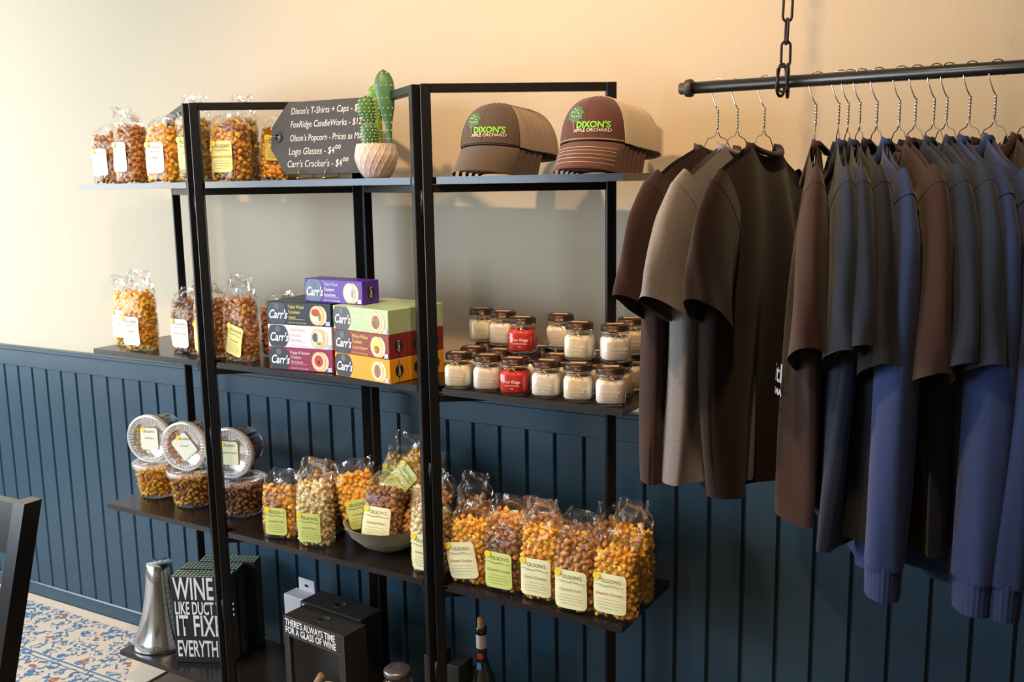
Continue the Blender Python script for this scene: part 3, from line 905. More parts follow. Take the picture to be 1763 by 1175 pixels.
def cracker_box(label, colour, pos, rz, lines, inks, topping, detail=True, medal='carton_medallion', end=True, group='boxes of crackers', seal=True):
    t = thing('cracker_box', label, 'cracker box', pos, (0, 0, RZ0 + rz), group)
    link('carton', carton_me, 'carton_' + colour, t, shared=True)
    if end:
        me = MB().add([(BL / 2 + 0.0008, BD / 2 + 0.014 * math.cos(a * 0.3142), BH / 2 + 0.016 * math.sin(a * 0.3142)) for a in range(20)], [tuple(range(20))]).mesh('end_medallion')
        link('end_medallion', me, 'ink_black', t)
        link('lettering', text_mesh("Carr's", 0.0115, 0.2, 0.0002), 'ink_white', t, (BL / 2 + 0.0012, BD / 2, BH / 2), (R(90), R(-90), R(90)), shared=True)
        link('flap_seam', flap_me, 'ink_black', t)
    if detail:
        y = -0.0007
        md = flat_disc('medallion', medal, t, -BL * 0.335, BH * 0.5, 0.0335, 0.036, y, (0.0012, BH - 0.0012))
        me = MB().tube([(-BL * 0.335 + 0.035 * math.cos(a), y, BH * 0.5 + 0.0375 * math.sin(a)) for a in np.linspace(R(128), R(232), 14)], 0.0006, 4).mesh('ring'); link('ring', me, 'medallion_grey', md)
        flat_disc('crest', 'medallion_grey', md, -BL * 0.335, BH * 0.80, 0.009, 0.008, y - 0.0004)
        front_text("Carr's", 0.0325, 'ink_white', t, -BL * 0.325, y - 0.0008, BH * 0.44, shear=0.34, bold=0.0006, squeeze=0.76)
        zz = BH * 0.80
        for (st, sz), ik in zip(lines, inks):
            front_text(st, sz, ik, t, -BL * 0.155, y, zz, align='LEFT', squeeze=0.82, bold=0.0001)
            zz -= sz * 1.12
        me = MB().add([(-BL * 0.155, y, zz + 0.004), (BL * 0.10, y, zz + 0.004), (BL * 0.10, y, zz + 0.0047), (-BL * 0.155, y, zz + 0.0047)], [(0, 1, 2, 3)]).mesh('rule'); link('rule', me, inks[-1], t)
        front_text('NET WT 4.25 OZ (120g)', 0.0055, inks[-1], t, -BL * 0.155, y, BH * 0.10, align='LEFT')
        c2 = flat_disc('cracker_picture', 'cracker_pale', t, BL * 0.335, BH * 0.47, 0.0215, 0.026, y)
        c1 = flat_disc('cracker_picture', 'cracker', t, BL * 0.285, BH * 0.47, 0.0225, 0.0265, y - 0.0004)
        flat_disc('face', 'cracker_pale', c1, BL * 0.285, BH * 0.47, 0.0195, 0.0235, y - 0.0006)
        for (ma, dx, dz, rx, rz_) in topping:
            flat_disc('topping', ma, c1, BL * 0.285 + dx, BH * 0.47 + dz, rx, rz_, y - 0.0009)
        if seal:
            me = MB().add([(BL * 0.42, y - 0.001, BH * 0.05), (BL * 0.485, y - 0.001, BH * 0.05), (BL * 0.485, y - 0.001, BH * 0.23), (BL * 0.42, y - 0.001, BH * 0.23)], [(0, 1, 2, 3)]).mesh('seal'); link('seal', me, 'seal_blue', t)
    return t


TW = [('Table Water', 0.0125), ('Crackers', 0.0125), ('Original', 0.0085)]
lp = (0.862, 0.012); lrz = R(6.5)          # stack beside the caramel bag
rp = (1.088, -0.006); rrz = R(-9.0)        # stack beside the front post


def stack_pos(c_, rz, row, lev):
    q = Matrix.Rotation(rz, 3, 'Z') @ Vector((0, row * (BD + 0.0012), 0))
    return SP(1, c_[0] + q.x, c_[1] + q.y, E_ + lev * (BH + 0.0004))


lv = [('maroon', [('Poppy & Sesame', 0.0115), ('Crackers', 0.0115), ('Thin & Savory', 0.0085)], ['ink_pink'] * 3, [('top_red', 0, 0.002, 0.014, 0.016), ('top_dark', 0, -0.002, 0.004, 0.006)], 'maroon cracker box at the bottom of its stack beside the popcorn bags'),
      ('white', [('Table Water', 0.0125), ('Crackers', 0.0125), ('Garlic & Herb', 0.0085)], ['ink_pink', 'ink_pink', 'ink_lilac'], [('top_dark', -0.007, 0.003, 0.010, 0.012), ('top_cream', 0.006, 0.004, 0.009, 0.013), ('top_green', 0.004, -0.013, 0.008, 0.004)], 'white cracker box between the maroon and the black box'),
      ('black', TW, ['ink_gold', 'ink_gold', 'ink_gold'], [('top_red', -0.003, 0.008, 0.013, 0.010), ('top_cream', -0.004, -0.007, 0.012, 0.011), ('top_green', 0.010, -0.004, 0.005, 0.010)], 'black cracker box on top of the white and maroon boxes')]
for k, (c_, li, ik, tp, lb) in enumerate(lv):
    cracker_box(lb, c_, stack_pos(lp, lrz, 0, k), lrz, li, ik, tp, medal='carton_medallion')
    for row in (1, 2):
        cracker_box({0: 'maroon', 1: 'white', 2: 'black'}[k] + (' cracker box directly behind the front one of its colour' if row == 1 else ' cracker box nearest the wall in the stack by the popcorn bags'), c_, stack_pos(lp, lrz, row, k), lrz, li, ik, tp, detail=False)
lv = [('yellow', [('Rosemary', 0.012), ('Crackers', 0.012), ('Crisp & Savory', 0.0085)], ['ink_orange'] * 3, [('top_fig', 0, 0, 0.012, 0.017), ('cracker', 0.003, 0.004, 0.005, 0.009)], 'yellow'),
      ('darkred', [('Whole Wheat', 0.0125), ('Crackers', 0.0125), ('Crunchy & Wholesome', 0.0075)], ['ink_gold', 'ink_gold', 'ink_orange'], [('ink_gold', 0, 0.004, 0.014, 0.016), ('top_red', 0.001, -0.007, 0.010, 0.010)], 'dark red'),
      ('green', [('Rosemary', 0.012), ('Crackers', 0.012), ('Savory Herb', 0.0085)], ['ink_lightgreen'] * 3, [('top_fig', 0.0, 0.0, 0.015, 0.018), ('top_cream', 0.001, -0.001, 0.010, 0.013)], 'pale green')]
for k, (c_, li, ik, tp, nm) in enumerate(lv):
    for row in range(3):
        where = ('on the shelf edge, lowest of its stack', 'in the middle of its stack', 'topmost of its stack')[k] if row == 0 else ('second from the shelf edge', 'nearest the wall')[row - 1] + ' in its layer'
        cracker_box(nm + ' cracker box ' + where + ' beside the front post', c_, stack_pos(rp, rrz, row, k), rrz, li, ik, tp, detail=(row == 0), end=(c_ != 'green'))
p_ = SP(1, 0.962, 0.040, E_ + 3 * (BH + 0.0004))
cracker_box('purple cracker box lying across the tops of the two stacks', 'purple', p_, R(-3), [('Table Water', 0.0125), ('Crackers', 0.0125), ('Roasted Garlic', 0.0085)], ['ink_lilac', 'ink_white', 'ink_white'], [('top_cream', 0, 0.002, 0.016, 0.019), ('seal_blue', 0.012, 0, 0.006, 0.014)], medal='carton_medallion_blue')

# ------------------------------------------------------------------ candle jars
plain('wax_cream', (0.90, 0.79, 0.58), 0.5, var=0.04)
plain('wax_white', (0.90, 0.83, 0.74), 0.5, var=0.04)
plain('wax_red', (0.72, 0.030, 0.022), 0.4, var=0.08)
plain('lid_bronze', (0.060, 0.034, 0.026), 0.32, metal=0.65)
plain('kraft_paper', (0.58, 0.36, 0.18), 0.7, var=0.1)
plain('twine', (0.42, 0.28, 0.14), 0.9)
JR = 0.0362


def superround(prof, n=40, p=3.2):
    """rounded-square lathe"""
    mb = MB(); vs = []; fs = []
    for r, z, q in prof:
        for i in range(n):
            a = 2 * math.pi * i / n; c_, s_ = math.cos(a), math.sin(a)
            k_ = 1.0 / (abs(c_) ** q + abs(s_) ** q) ** (1.0 / q)
            vs.append((r * k_ * c_, r * k_ * s_, z))
    for j in range(len(prof) - 1):
        for i in range(n):
            fs.append((j * n + i, j * n + (i + 1) % n, (j + 1) * n + (i + 1) % n, (j + 1) * n + i))
    return mb.add(vs, fs, True)


P = 3.4
glass_me = superround([(0.0, 0.0, P), (JR * 0.80, 0.0, P), (JR * 0.93, 0.003, P), (JR * 0.95, 0.008, P), (JR * 0.95, 0.048, P), (JR * 0.90, 0.054, 3), (JR * 0.82, 0.060, 2.3), (JR * 0.80, 0.064, 2), (JR * 0.84, 0.066, 2), (JR * 0.80, 0.069, 2), (JR * 0.80, 0.076, 2)]).mesh('jar_glass')
wax_me = superround([(0.0, 0.006, P), (JR * 0.80, 0.006, P), (JR * 0.90, 0.010, P), (JR * 0.91, 0.047, P), (JR * 0.86, 0.053, 3), (JR * 0.76, 0.057, 2.3), (0.0, 0.057, 2)]).mesh('wax')
jlid_me = MB().lathe([(0.0, 0.0855), (JR * 0.78, 0.0855), (JR * 0.84, 0.0845), (JR * 0.90, 0.0815), (JR * 0.90, 0.0730), (JR * 0.92, 0.0725), (JR * 0.92, 0.0705), (JR * 0.84, 0.0702)], 40).mesh('lid')
kraft_me = MB().box(-0.018, 0.018, -0.0085, 0.0085, 0.0856, 0.0860).mesh('lid_label')
tw = MB().tube([(JR * 0.845 * math.cos(a), JR * 0.845 * math.sin(a), 0.0675 + 0.001 * math.sin(3 * a)) for a in np.linspace(0, 6.2832, 30)[:-1]], 0.0011, 5, closed=True)
for sx in (-1, 1):
    tw.tube([(0, -JR * 0.87, 0.067), (sx * 0.007, -JR * 0.93, 0.070), (sx * 0.012, -JR * 0.95, 0.067), (sx * 0.006, -JR * 0.94, 0.064), (0, -JR * 0.88, 0.066)], 0.0009, 5)
    tw.tube([(0, -JR * 0.88, 0.066), (sx * 0.008, -JR * 0.97, 0.060), (sx * 0.015, -JR * 1.0, 0.055)], 0.0009, 5)
twine_me = tw.mesh('twine')
plain('jar_print', (0.70, 0.62, 0.52), 0.6)
plain('jar_print_red', (0.95, 0.70, 0.66), 0.6)


def candle(label, wax, pos, rz, twine=True, group='jar candles on the second shelf'):
    t = thing('jar_candle', label, 'candle', pos, (0, 0, rz), group)
    link('jar', glass_me, 'jar_glass', t)
    link('wax', wax_me, wax, t, shared=True)
    l_ = link('lid', jlid_me, 'lid_bronze', t)
    link('lid_label', kraft_me, 'kraft_paper', l_)
    if twine: link('twine', twine_me, 'twine', t)
    q = 'jar_print_red' if wax == 'wax_red' else 'jar_print'
    front_text('Fox Ridge', 0.0100, q, t, 0, -JR * 0.955, 0.033, shear=0.25)
    front_text('CANDLE WORKS', 0.0045, q, t, 0, -JR * 0.955, 0.024)
    front_text('8 OZ', 0.0035, q, t, 0, -JR * 0.955, 0.017)
    return t


JH = 0.0864
fr_ = [(1.357, 'wax_cream', 'cream candle jar nearest the cracker boxes in the lower front row'), (1.438, 'wax_white', 'white candle jar between a cream and the lower red one'), (1.519, 'wax_red', 'red candle jar in the lower front row'),
       (1.601, 'wax_white', 'white candle jar right after the lower red one'), (1.683, 'wax_cream', 'cream candle jar second from the shelf end in the lower front row'), (1.766, 'wax_white', 'white candle jar at the shelf end in the lower front row')]
for i, (s_, wx, lb) in enumerate(fr_):
    candle(lb, wx, SP(1, s_, 0.038 + 0.004 * math.sin(i * 2.3), E_), RZ0 + R(18 + 6 * math.sin(i * 1.7)))
for row, (d_, ss) in enumerate(((0.122, (1.345, 1.425, 1.503, 1.583, 1.663, 1.745)), (0.206, (1.335, 1.413, 1.495, 1.575, 1.655, 1.738)))):
    for i, s_ in enumerate(ss):
        candle('%s row candle jar behind %s' % (('middle', 'rear')[row], ('the one nearest the cracker boxes', 'the first white one', 'the lower red one', 'the white one after the red', 'the cream one second from the end', 'the one at the shelf end')[i]), 'wax_cream' if i % 2 else 'wax_white', SP(1, s_, d_, E_), RZ0 + R(10 + 9 * math.sin(i * 3.1 + row)), group='candle jars in the %s row' % ('middle' if row == 0 else 'rear'))
for (s_, d_, wx, lb) in ((1.318, 0.206, 'wax_cream', 'cream candle jar on top, farthest from the shirts'), (1.400, 0.180, 'wax_white', 'white candle jar on top, tucked behind the upper red one'), (1.498, 0.108, 'wax_red', 'red candle jar stacked on top of the lower jars'),
                         (1.558, 0.192, 'wax_white', 'pale candle jar on top, behind the upper cream one'), (1.663, 0.086, 'wax_cream', 'cream candle jar with twine on top of the front rows'), (1.750, 0.092, 'wax_white', 'white candle jar with twine bow on top at the shelf end'), (1.742, 0.200, 'wax_cream', 'cream candle jar on top in the rear corner by the shirts')):
    candle(lb, wx, SP(1, s_, d_, E_ + JH), RZ0 + R(22 + 20 * math.sin(s_ * 40)))
# ------------------------------------------------------------------ slate price tag
plain('slate', (0.050, 0.044, 0.042), 0.62, bump=0.15, bscale=70, var=0.15, vscale=12)
plain('chalk', (0.74, 0.72, 0.70), 0.9)
plain('grommet', (0.030, 0.029, 0.030), 0.4, metal=0.5, bump=0.3, bscale=120)
plain('brass', (0.55, 0.40, 0.20), 0.3, metal=0.9)
SW, SH = 0.362, 0.196
sgn = thing('price_sign', 'slate price sign shaped like a gift tag, chalk prices, beside the cactus', 'sign', SP(0, 0.700, 0.100, E_), (0, 0, RZ0 + R(3)))
hole = [(0.024 + 0.0075 * math.cos(a), SH * 0.52 + 0.0075 * math.sin(a)) for a in np.linspace(0, 6.2832, 17)[:-1]]
Ms = Matrix.Rotation(R(-8), 4, 'X')


def tiltv(p): return Ms @ Vector(p) + Vector((0, 0, 0.016))


ol = [(0.0, SH * 0.36), (0.055, 0.0), (SW, 0.0), (SW, SH), (0.055, SH), (0.0, SH * 0.66)]
bm = bmesh.new()
ov = [bm.verts.new((x, 0, z)) for x, z in ol]; hv = [bm.verts.new((x, 0, z)) for x, z in hole]
ed = [bm.edges.new((ov[i], ov[(i + 1) % 6])) for i in range(6)] + [bm.edges.new((hv[i], hv[(i + 1) % 16])) for i in range(16)]
bmesh.ops.triangle_fill(bm, edges=ed, use_beauty=True)
r_ = bmesh.ops.extrude_face_region(bm, geom=bm.faces[:])
for v in r_['geom']:
    if isinstance(v, bmesh.types.BMVert): v.co.y += 0.007
bmesh.ops.recalc_face_normals(bm, faces=bm.faces)
for v in bm.verts: v.co = tiltv(v.co)
me = bpy.data.meshes.new('slate'); bm.to_mesh(me); bm.free()
link('slate', me, 'slate', sgn)
Mg = Matrix.Translation(tiltv((0.024, -0.001, SH * 0.52))) @ Matrix.Rotation(R(90 - 8), 4, 'X')
build(MB().lathe([(0.0078, 0.0), (0.0150, 0.0), (0.0150, 0.0022), (0.0078, 0.0022), (0.0078, 0.0)], 28, Mg, False), 'grommet', 'grommet', sgn)
a0 = tiltv((0.026, -0.003, SH * 0.52))
tp = [a0 + Vector(q) for q in ((0.002, 0.004, 0), (-0.014, -0.008, 0.003), (-0.030, -0.012, -0.012), (-0.040, -0.014, -0.040), (-0.034, -0.014, -0.072), (-0.014, -0.012, -0.092), (0.002, -0.008, -0.098))]
build(MB().tube(tp, 0.0011, 6), 'twine', 'twine', sgn)
easel = MB()
for x in (0.11, 0.20):
    easel.tube([tiltv((x, -0.004, 0.012)), tiltv((x, -0.010, 0.002)), (x, -0.012, 0.004), (x, 0.05, 0.006), tiltv((x, 0.014, 0.10))], 0.0022, 6)
    easel.lathe([(0, -0.0045), (0.0036, -0.002), (0.0045, 0.0), (0.0036, 0.003), (0, 0.0045)], 10, Matrix.Translation((x, -0.013, 0.0046)))
easel.tube([(0.11, 0.05, 0.006), (0.20, 0.05, 0.006)], 0.002, 6)
build(easel, 'easel', 'brass', sgn)
for st, x, z, sz, wt in (("Dixon's T-Shirts + Caps - $15.⁰⁰", 0.066, 0.170, 0.0255, 0.268), ("FoxRidge CandleWorks - $12⁰⁰", 0.066, 0.134, 0.0255, 0.258), ("Olson's Popcorn - Prices as Marked", 0.066, 0.097, 0.0250, 0.276),
                         ("Logo Glasses - $4⁰⁰", 0.063, 0.061, 0.0265, 0.178), ("Carr's Cracker's - $4⁰⁰", 0.060, 0.027, 0.0265, 0.208)):
    me = text_mesh(st, sz, 0.12, 0.0, 'LEFT', 0.861)
    wq = max(v.co.x for v in me.vertices)
    o = link('lettering', me, 'chalk', sgn, tiltv((x, -0.0006, z)), (R(90 - 8), 0, 0), shared=True)
    o.scale = (wt / wq, 1, 1)

# ------------------------------------------------------------------ cactus in a faceted pot
plain('pot_glaze', (0.60, 0.50, 0.45), 0.6, var=0.08)
plain('cactus_green', (0.050, 0.16, 0.035), 0.45, var=0.45, vscale=18)
plain('cactus_blue', (0.060, 0.175, 0.065), 0.45, var=0.25, vscale=25)
plain('cactus_lime', (0.14, 0.27, 0.030), 0.45, var=0.3, vscale=25)
plain('areole', (0.80, 0.82, 0.62), 0.7)
plain('soil', (0.04, 0.028, 0.02), 0.95, bump=0.6, bscale=90)
cac = thing('potted_cactus', 'artificial prickly cactus in a pale diamond-textured pot on the top shelf', 'plant', SP(0, 1.092, 0.080, E_), (0, 0, R(30)))
PR = 0.055


def potr(z):
    t = z / 0.086
    return 0.030 + (PR - 0.030) * math.sin(min(1, t * 1.35) * math.pi / 2) ** 0.8 - 0.010 * max(0, t - 0.62) ** 1.2 * 2.0


def potfn(u, v):
    z = 0.086 * v; a = u * 2 * math.pi
    k = 18
    p1 = math.cos(a * k + v * 16); p2 = math.cos(a * k - v * 16)
    ridge = max(p1, p2)
    r = potr(z) + 0.0016 * (max(0, ridge) ** 3 - 0.5) * min(1, v * 6) * min(1, (1 - v) * 10)
    return (r * math.cos(a), r * math.sin(a), z)


mp_ = MB().grid(potfn, 216, 46, wrap=True)
mp_.lathe([(0.0, 0.0), (potr(0), 0.0)], 40)
mp_.lathe([(potr(0.086), 0.086), (potr(0.086) - 0.004, 0.086), (potr(0.086) - 0.006, 0.070)], 40)
build(mp_, 'pot', 'pot_glaze', cac)
build(MB().lathe([(0.0, 0.074), (0.042, 0.072)], 24), 'soil', 'soil', cac)


def pad(path, rx, ry, mat):
    """cactus pad: lofted along a path with radii, spine dots in rows"""
    pts = [Vector(p) for p in path]
    m = MB(); n = 20; vs = []; rings = []
    dots = MB()
    N_ = 26
    for k in range(N_ + 1):
        t = k / N_; f = t * (len(pts) - 1); i = min(int(f), len(pts) - 2); q = f - i
        c_ = pts[i].lerp(pts[i + 1], q)
        j = min(int(t * (len(rx) - 1)), len(rx) - 2); g_ = t * (len(rx) - 1) - j
        r1, r2 = rx[j] * (1 - g_) + rx[j + 1] * g_, ry[j] * (1 - g_) + ry[j + 1] * g_
        endk = math.sqrt(max(0.0, 1 - max(0, (t - 0.86) / 0.14) ** 2)) if t > 0.86 else 1
        r1 *= endk; r2 *= endk
        rings.append((c_, r1, r2))
        for a in range(n):
            an = 2 * math.pi * a / n
            vs.append((c_.x + r1 * math.cos(an), c_.y + r2 * math.sin(an), c_.z))
    fs = [(k * n + a, k * n + (a + 1) % n, (k + 1) * n + (a + 1) % n, (k + 1) * n + a) for k in range(N_) for a in range(n)]
    m.add(vs, fs, True)
    o = build(m, 'pad', mat, cac)
    for k in range(1, N_, 3):
        c_, r1, r2 = rings[k]
        nn = max(5, int(2 * math.pi * max(r1, r2) / 0.0120))
        for a in range(nn):
            an = 2 * math.pi * (a + 0.5 * ((k // 2) % 2)) / nn
            p = Vector((c_.x + r1 * math.cos(an), c_.y + r2 * math.sin(an), c_.z))
            nrm = Vector((math.cos(an) / max(r1, 1e-4), math.sin(an) / max(r2, 1e-4), 0)).normalized()
            dots.lathe([(0.0018, -0.0004), (0.0016, 0.0008), (0.0, 0.0014)], 6, Matrix.Translation(p) @ nrm.to_track_quat('Z', 'Y').to_matrix().to_4x4())
            dots.tube([p, p + nrm * 0.0045 + Vector((0, 0, 0.001))], [0.00035, 0.0001], 3)
    build(dots, 'spines', 'areole', o)['kind'] = 'stuff'


pad([(0.008, 0.004, 0.07), (0.006, 0.004, 0.16), (0.004, 0.004, 0.235)], [0.010, 0.010, 0.011, 0.014, 0.020, 0.019], [0.010, 0.010, 0.010, 0.011, 0.012, 0.011], 'cactus_lime')
pad([(0.036, -0.008, 0.07), (0.036, -0.010, 0.13), (0.030, -0.012, 0.18), (0.026, -0.010, 0.268)], [0.007, 0.007, 0.008, 0.015, 0.022, 0.025, 0.021], [0.006, 0.006, 0.007, 0.010, 0.013, 0.014, 0.012], 'cactus_blue')
pad([(-0.014, -0.012, 0.07), (-0.016, -0.014, 0.137)], [0.014, 0.018, 0.020, 0.018], [0.010, 0.012, 0.013, 0.012], 'cactus_blue')
pad([(-0.010, -0.004, 0.135), (-0.020, -0.006, 0.165), (-0.020, -0.004, 0.205)], [0.009, 0.017, 0.022, 0.021, 0.016], [0.008, 0.010, 0.011, 0.011, 0.010], 'cactus_green')

# ------------------------------------------------------------------ caps
plain('cap_taupe', (0.082, 0.056, 0.042), 0.9, bump=0.2, bscale=260, sheen=0.2)
plain('cap_taupe_mesh', (0.34, 0.26, 0.20), 0.9, bump=0.5, bscale=330)
plain('cap_brown', (0.092, 0.031, 0.021), 0.92, bump=0.3, bscale=120, var=0.25, vscale=35, sheen=0.2)
plain('cap_cream_mesh', (0.68, 0.56, 0.40), 0.9, bump=0.5, bscale=330)
plain('stitch', (0.62, 0.50, 0.38), 0.8)
plain('thread_tree', (0.075, 0.17, 0.10), 0.8, bump=0.6, bscale=300, var=0.3, vscale=120)
plain('thread_trunk', (0.26, 0.21, 0.18), 0.8)
plain('thread_green', (0.22, 0.62, 0.06), 0.7)
plain('thread_white', (0.72, 0.64, 0.56), 0.8)
plain('thread_apple', (0.55, 0.85, 0.25), 0.7)
plain('cap_seam_dark', (0.020, 0.012, 0.010), 0.9)  # near-black colour of the taupe cap seams
CA, CB, CC = 0.087, 0.100, 0.101


def crown(phi, t):
    """phi azimuth from the front, t 0 at the brow to 1 at the button"""
    th = t * math.pi / 2
    r = math.cos(th) ** 0.72; z = CC * math.sin(th) ** 0.92
    k = 1.0
    return Vector((CA * r * math.sin(phi), -CB * r * math.cos(phi) * (1 - 0.0 * t), z - 0.010 * (1 - math.cos(phi)) * (1 - t)))


def on_crown(x, z, lift=0.0008):
    th = math.asin(min(1, max(0, (z / CC)) ** (1 / 0.92))); r = math.cos(th) ** 0.72
    sx = max(-0.99, min(0.99, x / (CA * r)))
    y = -CB * r * math.sqrt(1 - sx * sx)
    nrm = Vector((sx * 0.9, -0.8, 0.35)).normalized()
    return Vector((x, y, z)) + nrm * lift


PF = R(60)
cap_meshes = {}


def cap_parts():
    fp = MB().grid(lambda u, v: crown(-PF + 2 * PF * u, v * 0.985) * (1 + 0.004 * math.sin(v * 3.1)), 41, 20)
    mp = MB().grid(lambda u, v: crown(PF + (2 * math.pi - 2 * PF) * u, v * 0.985), 61, 20)
    bt = MB().lathe([(0.008, 0.0), (0.0075, 0.003), (0.004, 0.005), (0.0, 0.0055)], 14, Matrix.Translation((0, 0, CC - 0.002)))
    PBi = R(60)

    def bill(u, v, off=0.0):
        ph = -PBi + 2 * PBi * u
        ib = crown(ph, 0.0)
        cx = math.sin(ph) / math.sin(PBi)
        reach = 0.070 * math.sqrt(max(0.0, 1 - (abs(cx) ** 2.6) * 0.80))
        x = ib.x * (1 - 0.05 * v * abs(cx)) + cx * 0.004 * v
        y = ib.y - reach * v
        z = ib.z - 0.003 - 0.041 * v - 0.003 * cx * cx * v - 0.0165 * v * v
        return Vector((x, y, z - off))
    bl = MB().grid(lambda u, v: bill(u, v), 41, 12)
    bl.grid(lambda u, v: bill(1 - u, v, 0.0032), 41, 12)
    bl.grid(lambda u, v: bill(u, 1.0, 0.0032 * (1 - v)), 41, 2)
    st = MB()
    for v in (0.30, 0.44, 0.58, 0.72, 0.86):
        st.tube([bill(0.06 + 0.88 * i / 40, v, -0.0004) for i in range(41)], 0.0006, 4)
    seam = MB()
    for ph in (-PF, PF):
        seam.tube([crown(ph, 0.01 + 0.97 * i / 24) * 1.004 for i in range(25)], 0.0009, 4)
    seam.tube([crown(-PF + 2 * PF * i / 30, 0.0) * 1.006 + Vector((0, 0, 0.003)) for i in range(31)], 0.0008, 4)
    cs = MB().tube([crown(0.0, 0.01 + 0.97 * i / 24) * 1.003 for i in range(25)], 0.0007, 4)
    return fp.mesh('front_panel'), mp.mesh('mesh_back'), bt.mesh('button'), bl.mesh('bill'), st.mesh('stitching'), seam.mesh('seam'), cs.mesh('centre_seam')


CAPM = cap_parts()


def project(me, x0, z0, lift):
    m2 = me.copy()
    for v in m2.vertices: v.co = on_crown(v.co.x + x0, v.co.y + z0, lift)
    return m2


def cap_logo(t):
    lx, lz = -0.026, 0.056
    rr = random.Random(3)
    m = MB()
    bl = []
    for i in range(40):
        a = 2 * math.pi * i / 40; r = 0.0185 * (1 + 0.10 * math.sin(9 * a) + 0.06 * math.sin(17 * a))
        bl.append((lx + r * 1.05 * math.cos(a), lz + r * math.sin(a)))
    vs = [on_crown(lx, lz, 0.0012)] + [on_crown(lx + (x - lx) * 0.5, lz + (z - lz) * 0.5, 0.0012) for x, z in bl] + [on_crown(x, z, 0.0012) for x, z in bl]
    fs = [(0, 1 + i, 1 + (i + 1) % 40) for i in range(40)] + [(1 + i, 41 + i, 41 + (i + 1) % 40, 1 + (i + 1) % 40) for i in range(40)]
    m.add(vs, fs, True)
    e_ = build(m, 'emblem', 'thread_tree', t)
    tr_ = MB()
    tr_.tube([on_crown(lx + 0.001, lz - 0.004, 0.0012), on_crown(lx - 0.0005, lz - 0.016, 0.0012), on_crown(lx + 0.0, lz - 0.034, 0.0012)], [0.0009, 0.0014, 0.0024], 6)
    for sx in (-1, 1):
        tr_.tube([on_crown(lx, lz - 0.010, 0.0016), on_crown(lx + sx * 0.005, lz - 0.002, 0.0016), on_crown(lx + sx * 0.008, lz + 0.003, 0.0016)], 0.0006, 5)
    build(tr_, 'trunk', 'thread_trunk', e_)
    ap = MB()
    for (ax, az) in ((-0.009, -0.003), (-0.004, 0.005), (0.003, 0.008), (0.008, 0.001), (-0.010, 0.005), (0.005, -0.006), (-0.002, -0.006), (0.010, -0.005), (-0.003, 0.012)):
        ap.lathe([(0.0015, 0.0), (0.0, 0.0008)], 8, Matrix.Translation(on_crown(lx + ax, lz + az, 0.0018)) @ Vector((0, -1, 0.3)).to_track_quat('Z', 'Y').to_matrix().to_4x4())
    build(ap, 'apple_dots', 'thread_apple', e_)
    link('lettering', project(text_mesh("DIXON'S", 0.0190, 0.0, 0.0006, 'LEFT', 0.95), -0.020, 0.0310, 0.0014), 'thread_green', t)
    link('lettering', project(text_mesh('APPLE ORCHARD', 0.0102, 0.0, 0.0001, 'LEFT', 1.0), -0.026, 0.0195, 0.0014), 'thread_white', t)


def cap(label, cl, ms, pos, rz, pitch, logo, stitches, group):
    t = thing('cap', label, 'cap', pos, (pitch, 0, RZ0 + rz), group)
    f, m, b_, bl, st, se, cs = CAPM
    link('front_panel', f, cl, t, shared=True); link('mesh_back', m, ms, t, shared=True); link('button', b_, cl, t, shared=True)
    q = link('bill', bl, cl, t, shared=True)
    if stitches: link('stitching', st, 'stitch', q); link('seam', se, 'stitch', t, shared=True)
    else: link('seam', se, 'cap_seam_dark', t, shared=True)
    link('centre_seam', cs, cl, t, shared=True)
    if logo: cap_logo(t)
    return t


for (s_, d_, cl, ms, nm, stt, nn, rz_, stp) in ((1.440, 0.108, 'cap_taupe', 'cap_taupe_mesh', 'taupe', False, 5, R(7), 0.026), (1.706, 0.105, 'cap_brown', 'cap_cream_mesh', 'washed brown', True, 6, R(6), 0.022)):
    for i in range(nn):
        lb = ('front %s trucker cap with tree emblem and apple orchard lettering' % nm) if i == 0 else ('%s trucker cap, %s from the front of its nested stack' % (nm, ('second', 'third', 'fourth', 'fifth', 'sixth')[i - 1]))
        cap(lb, cl, ms, SP(0, s_ + 0.0012 * i, d_ + stp * i, 0.0665 - 0.0018 * i), rz_ - R(0.3 * i), R(-3), i == 0, stt, '%s caps nested in a stack' % nm)

# ------------------------------------------------------------------ bottom shelf
cone = build(MB().lathe([(0.0, 0.0), (0.102, 0.0), (0.104, 0.004), (0.093, 0.026), (0.078, 0.062), (0.064, 0.110), (0.053, 0.165), (0.046, 0.220), (0.042, 0.278), (0.040, 0.280), (0.0, 0.280)], 64), 'flared_vessel', 'steel', None, SP(3, 0.078, 0.118, E_))
tag(cone, 'polished steel flared vessel standing at the end of the bottom shelf', 'vessel')
plain('sign_black', (0.014, 0.014, 0.017), 0.6, bump=0.1, bscale=80)
plain('dot_side', (0.035, 0.035, 0.032), 0.6)
plain('dots_sage', (0.36, 0.44, 0.30), 0.6)
plain('dots_tan', (0.20, 0.17, 0.12), 0.6)
wd, wh, wdp = 0.190, 0.290, 0.056


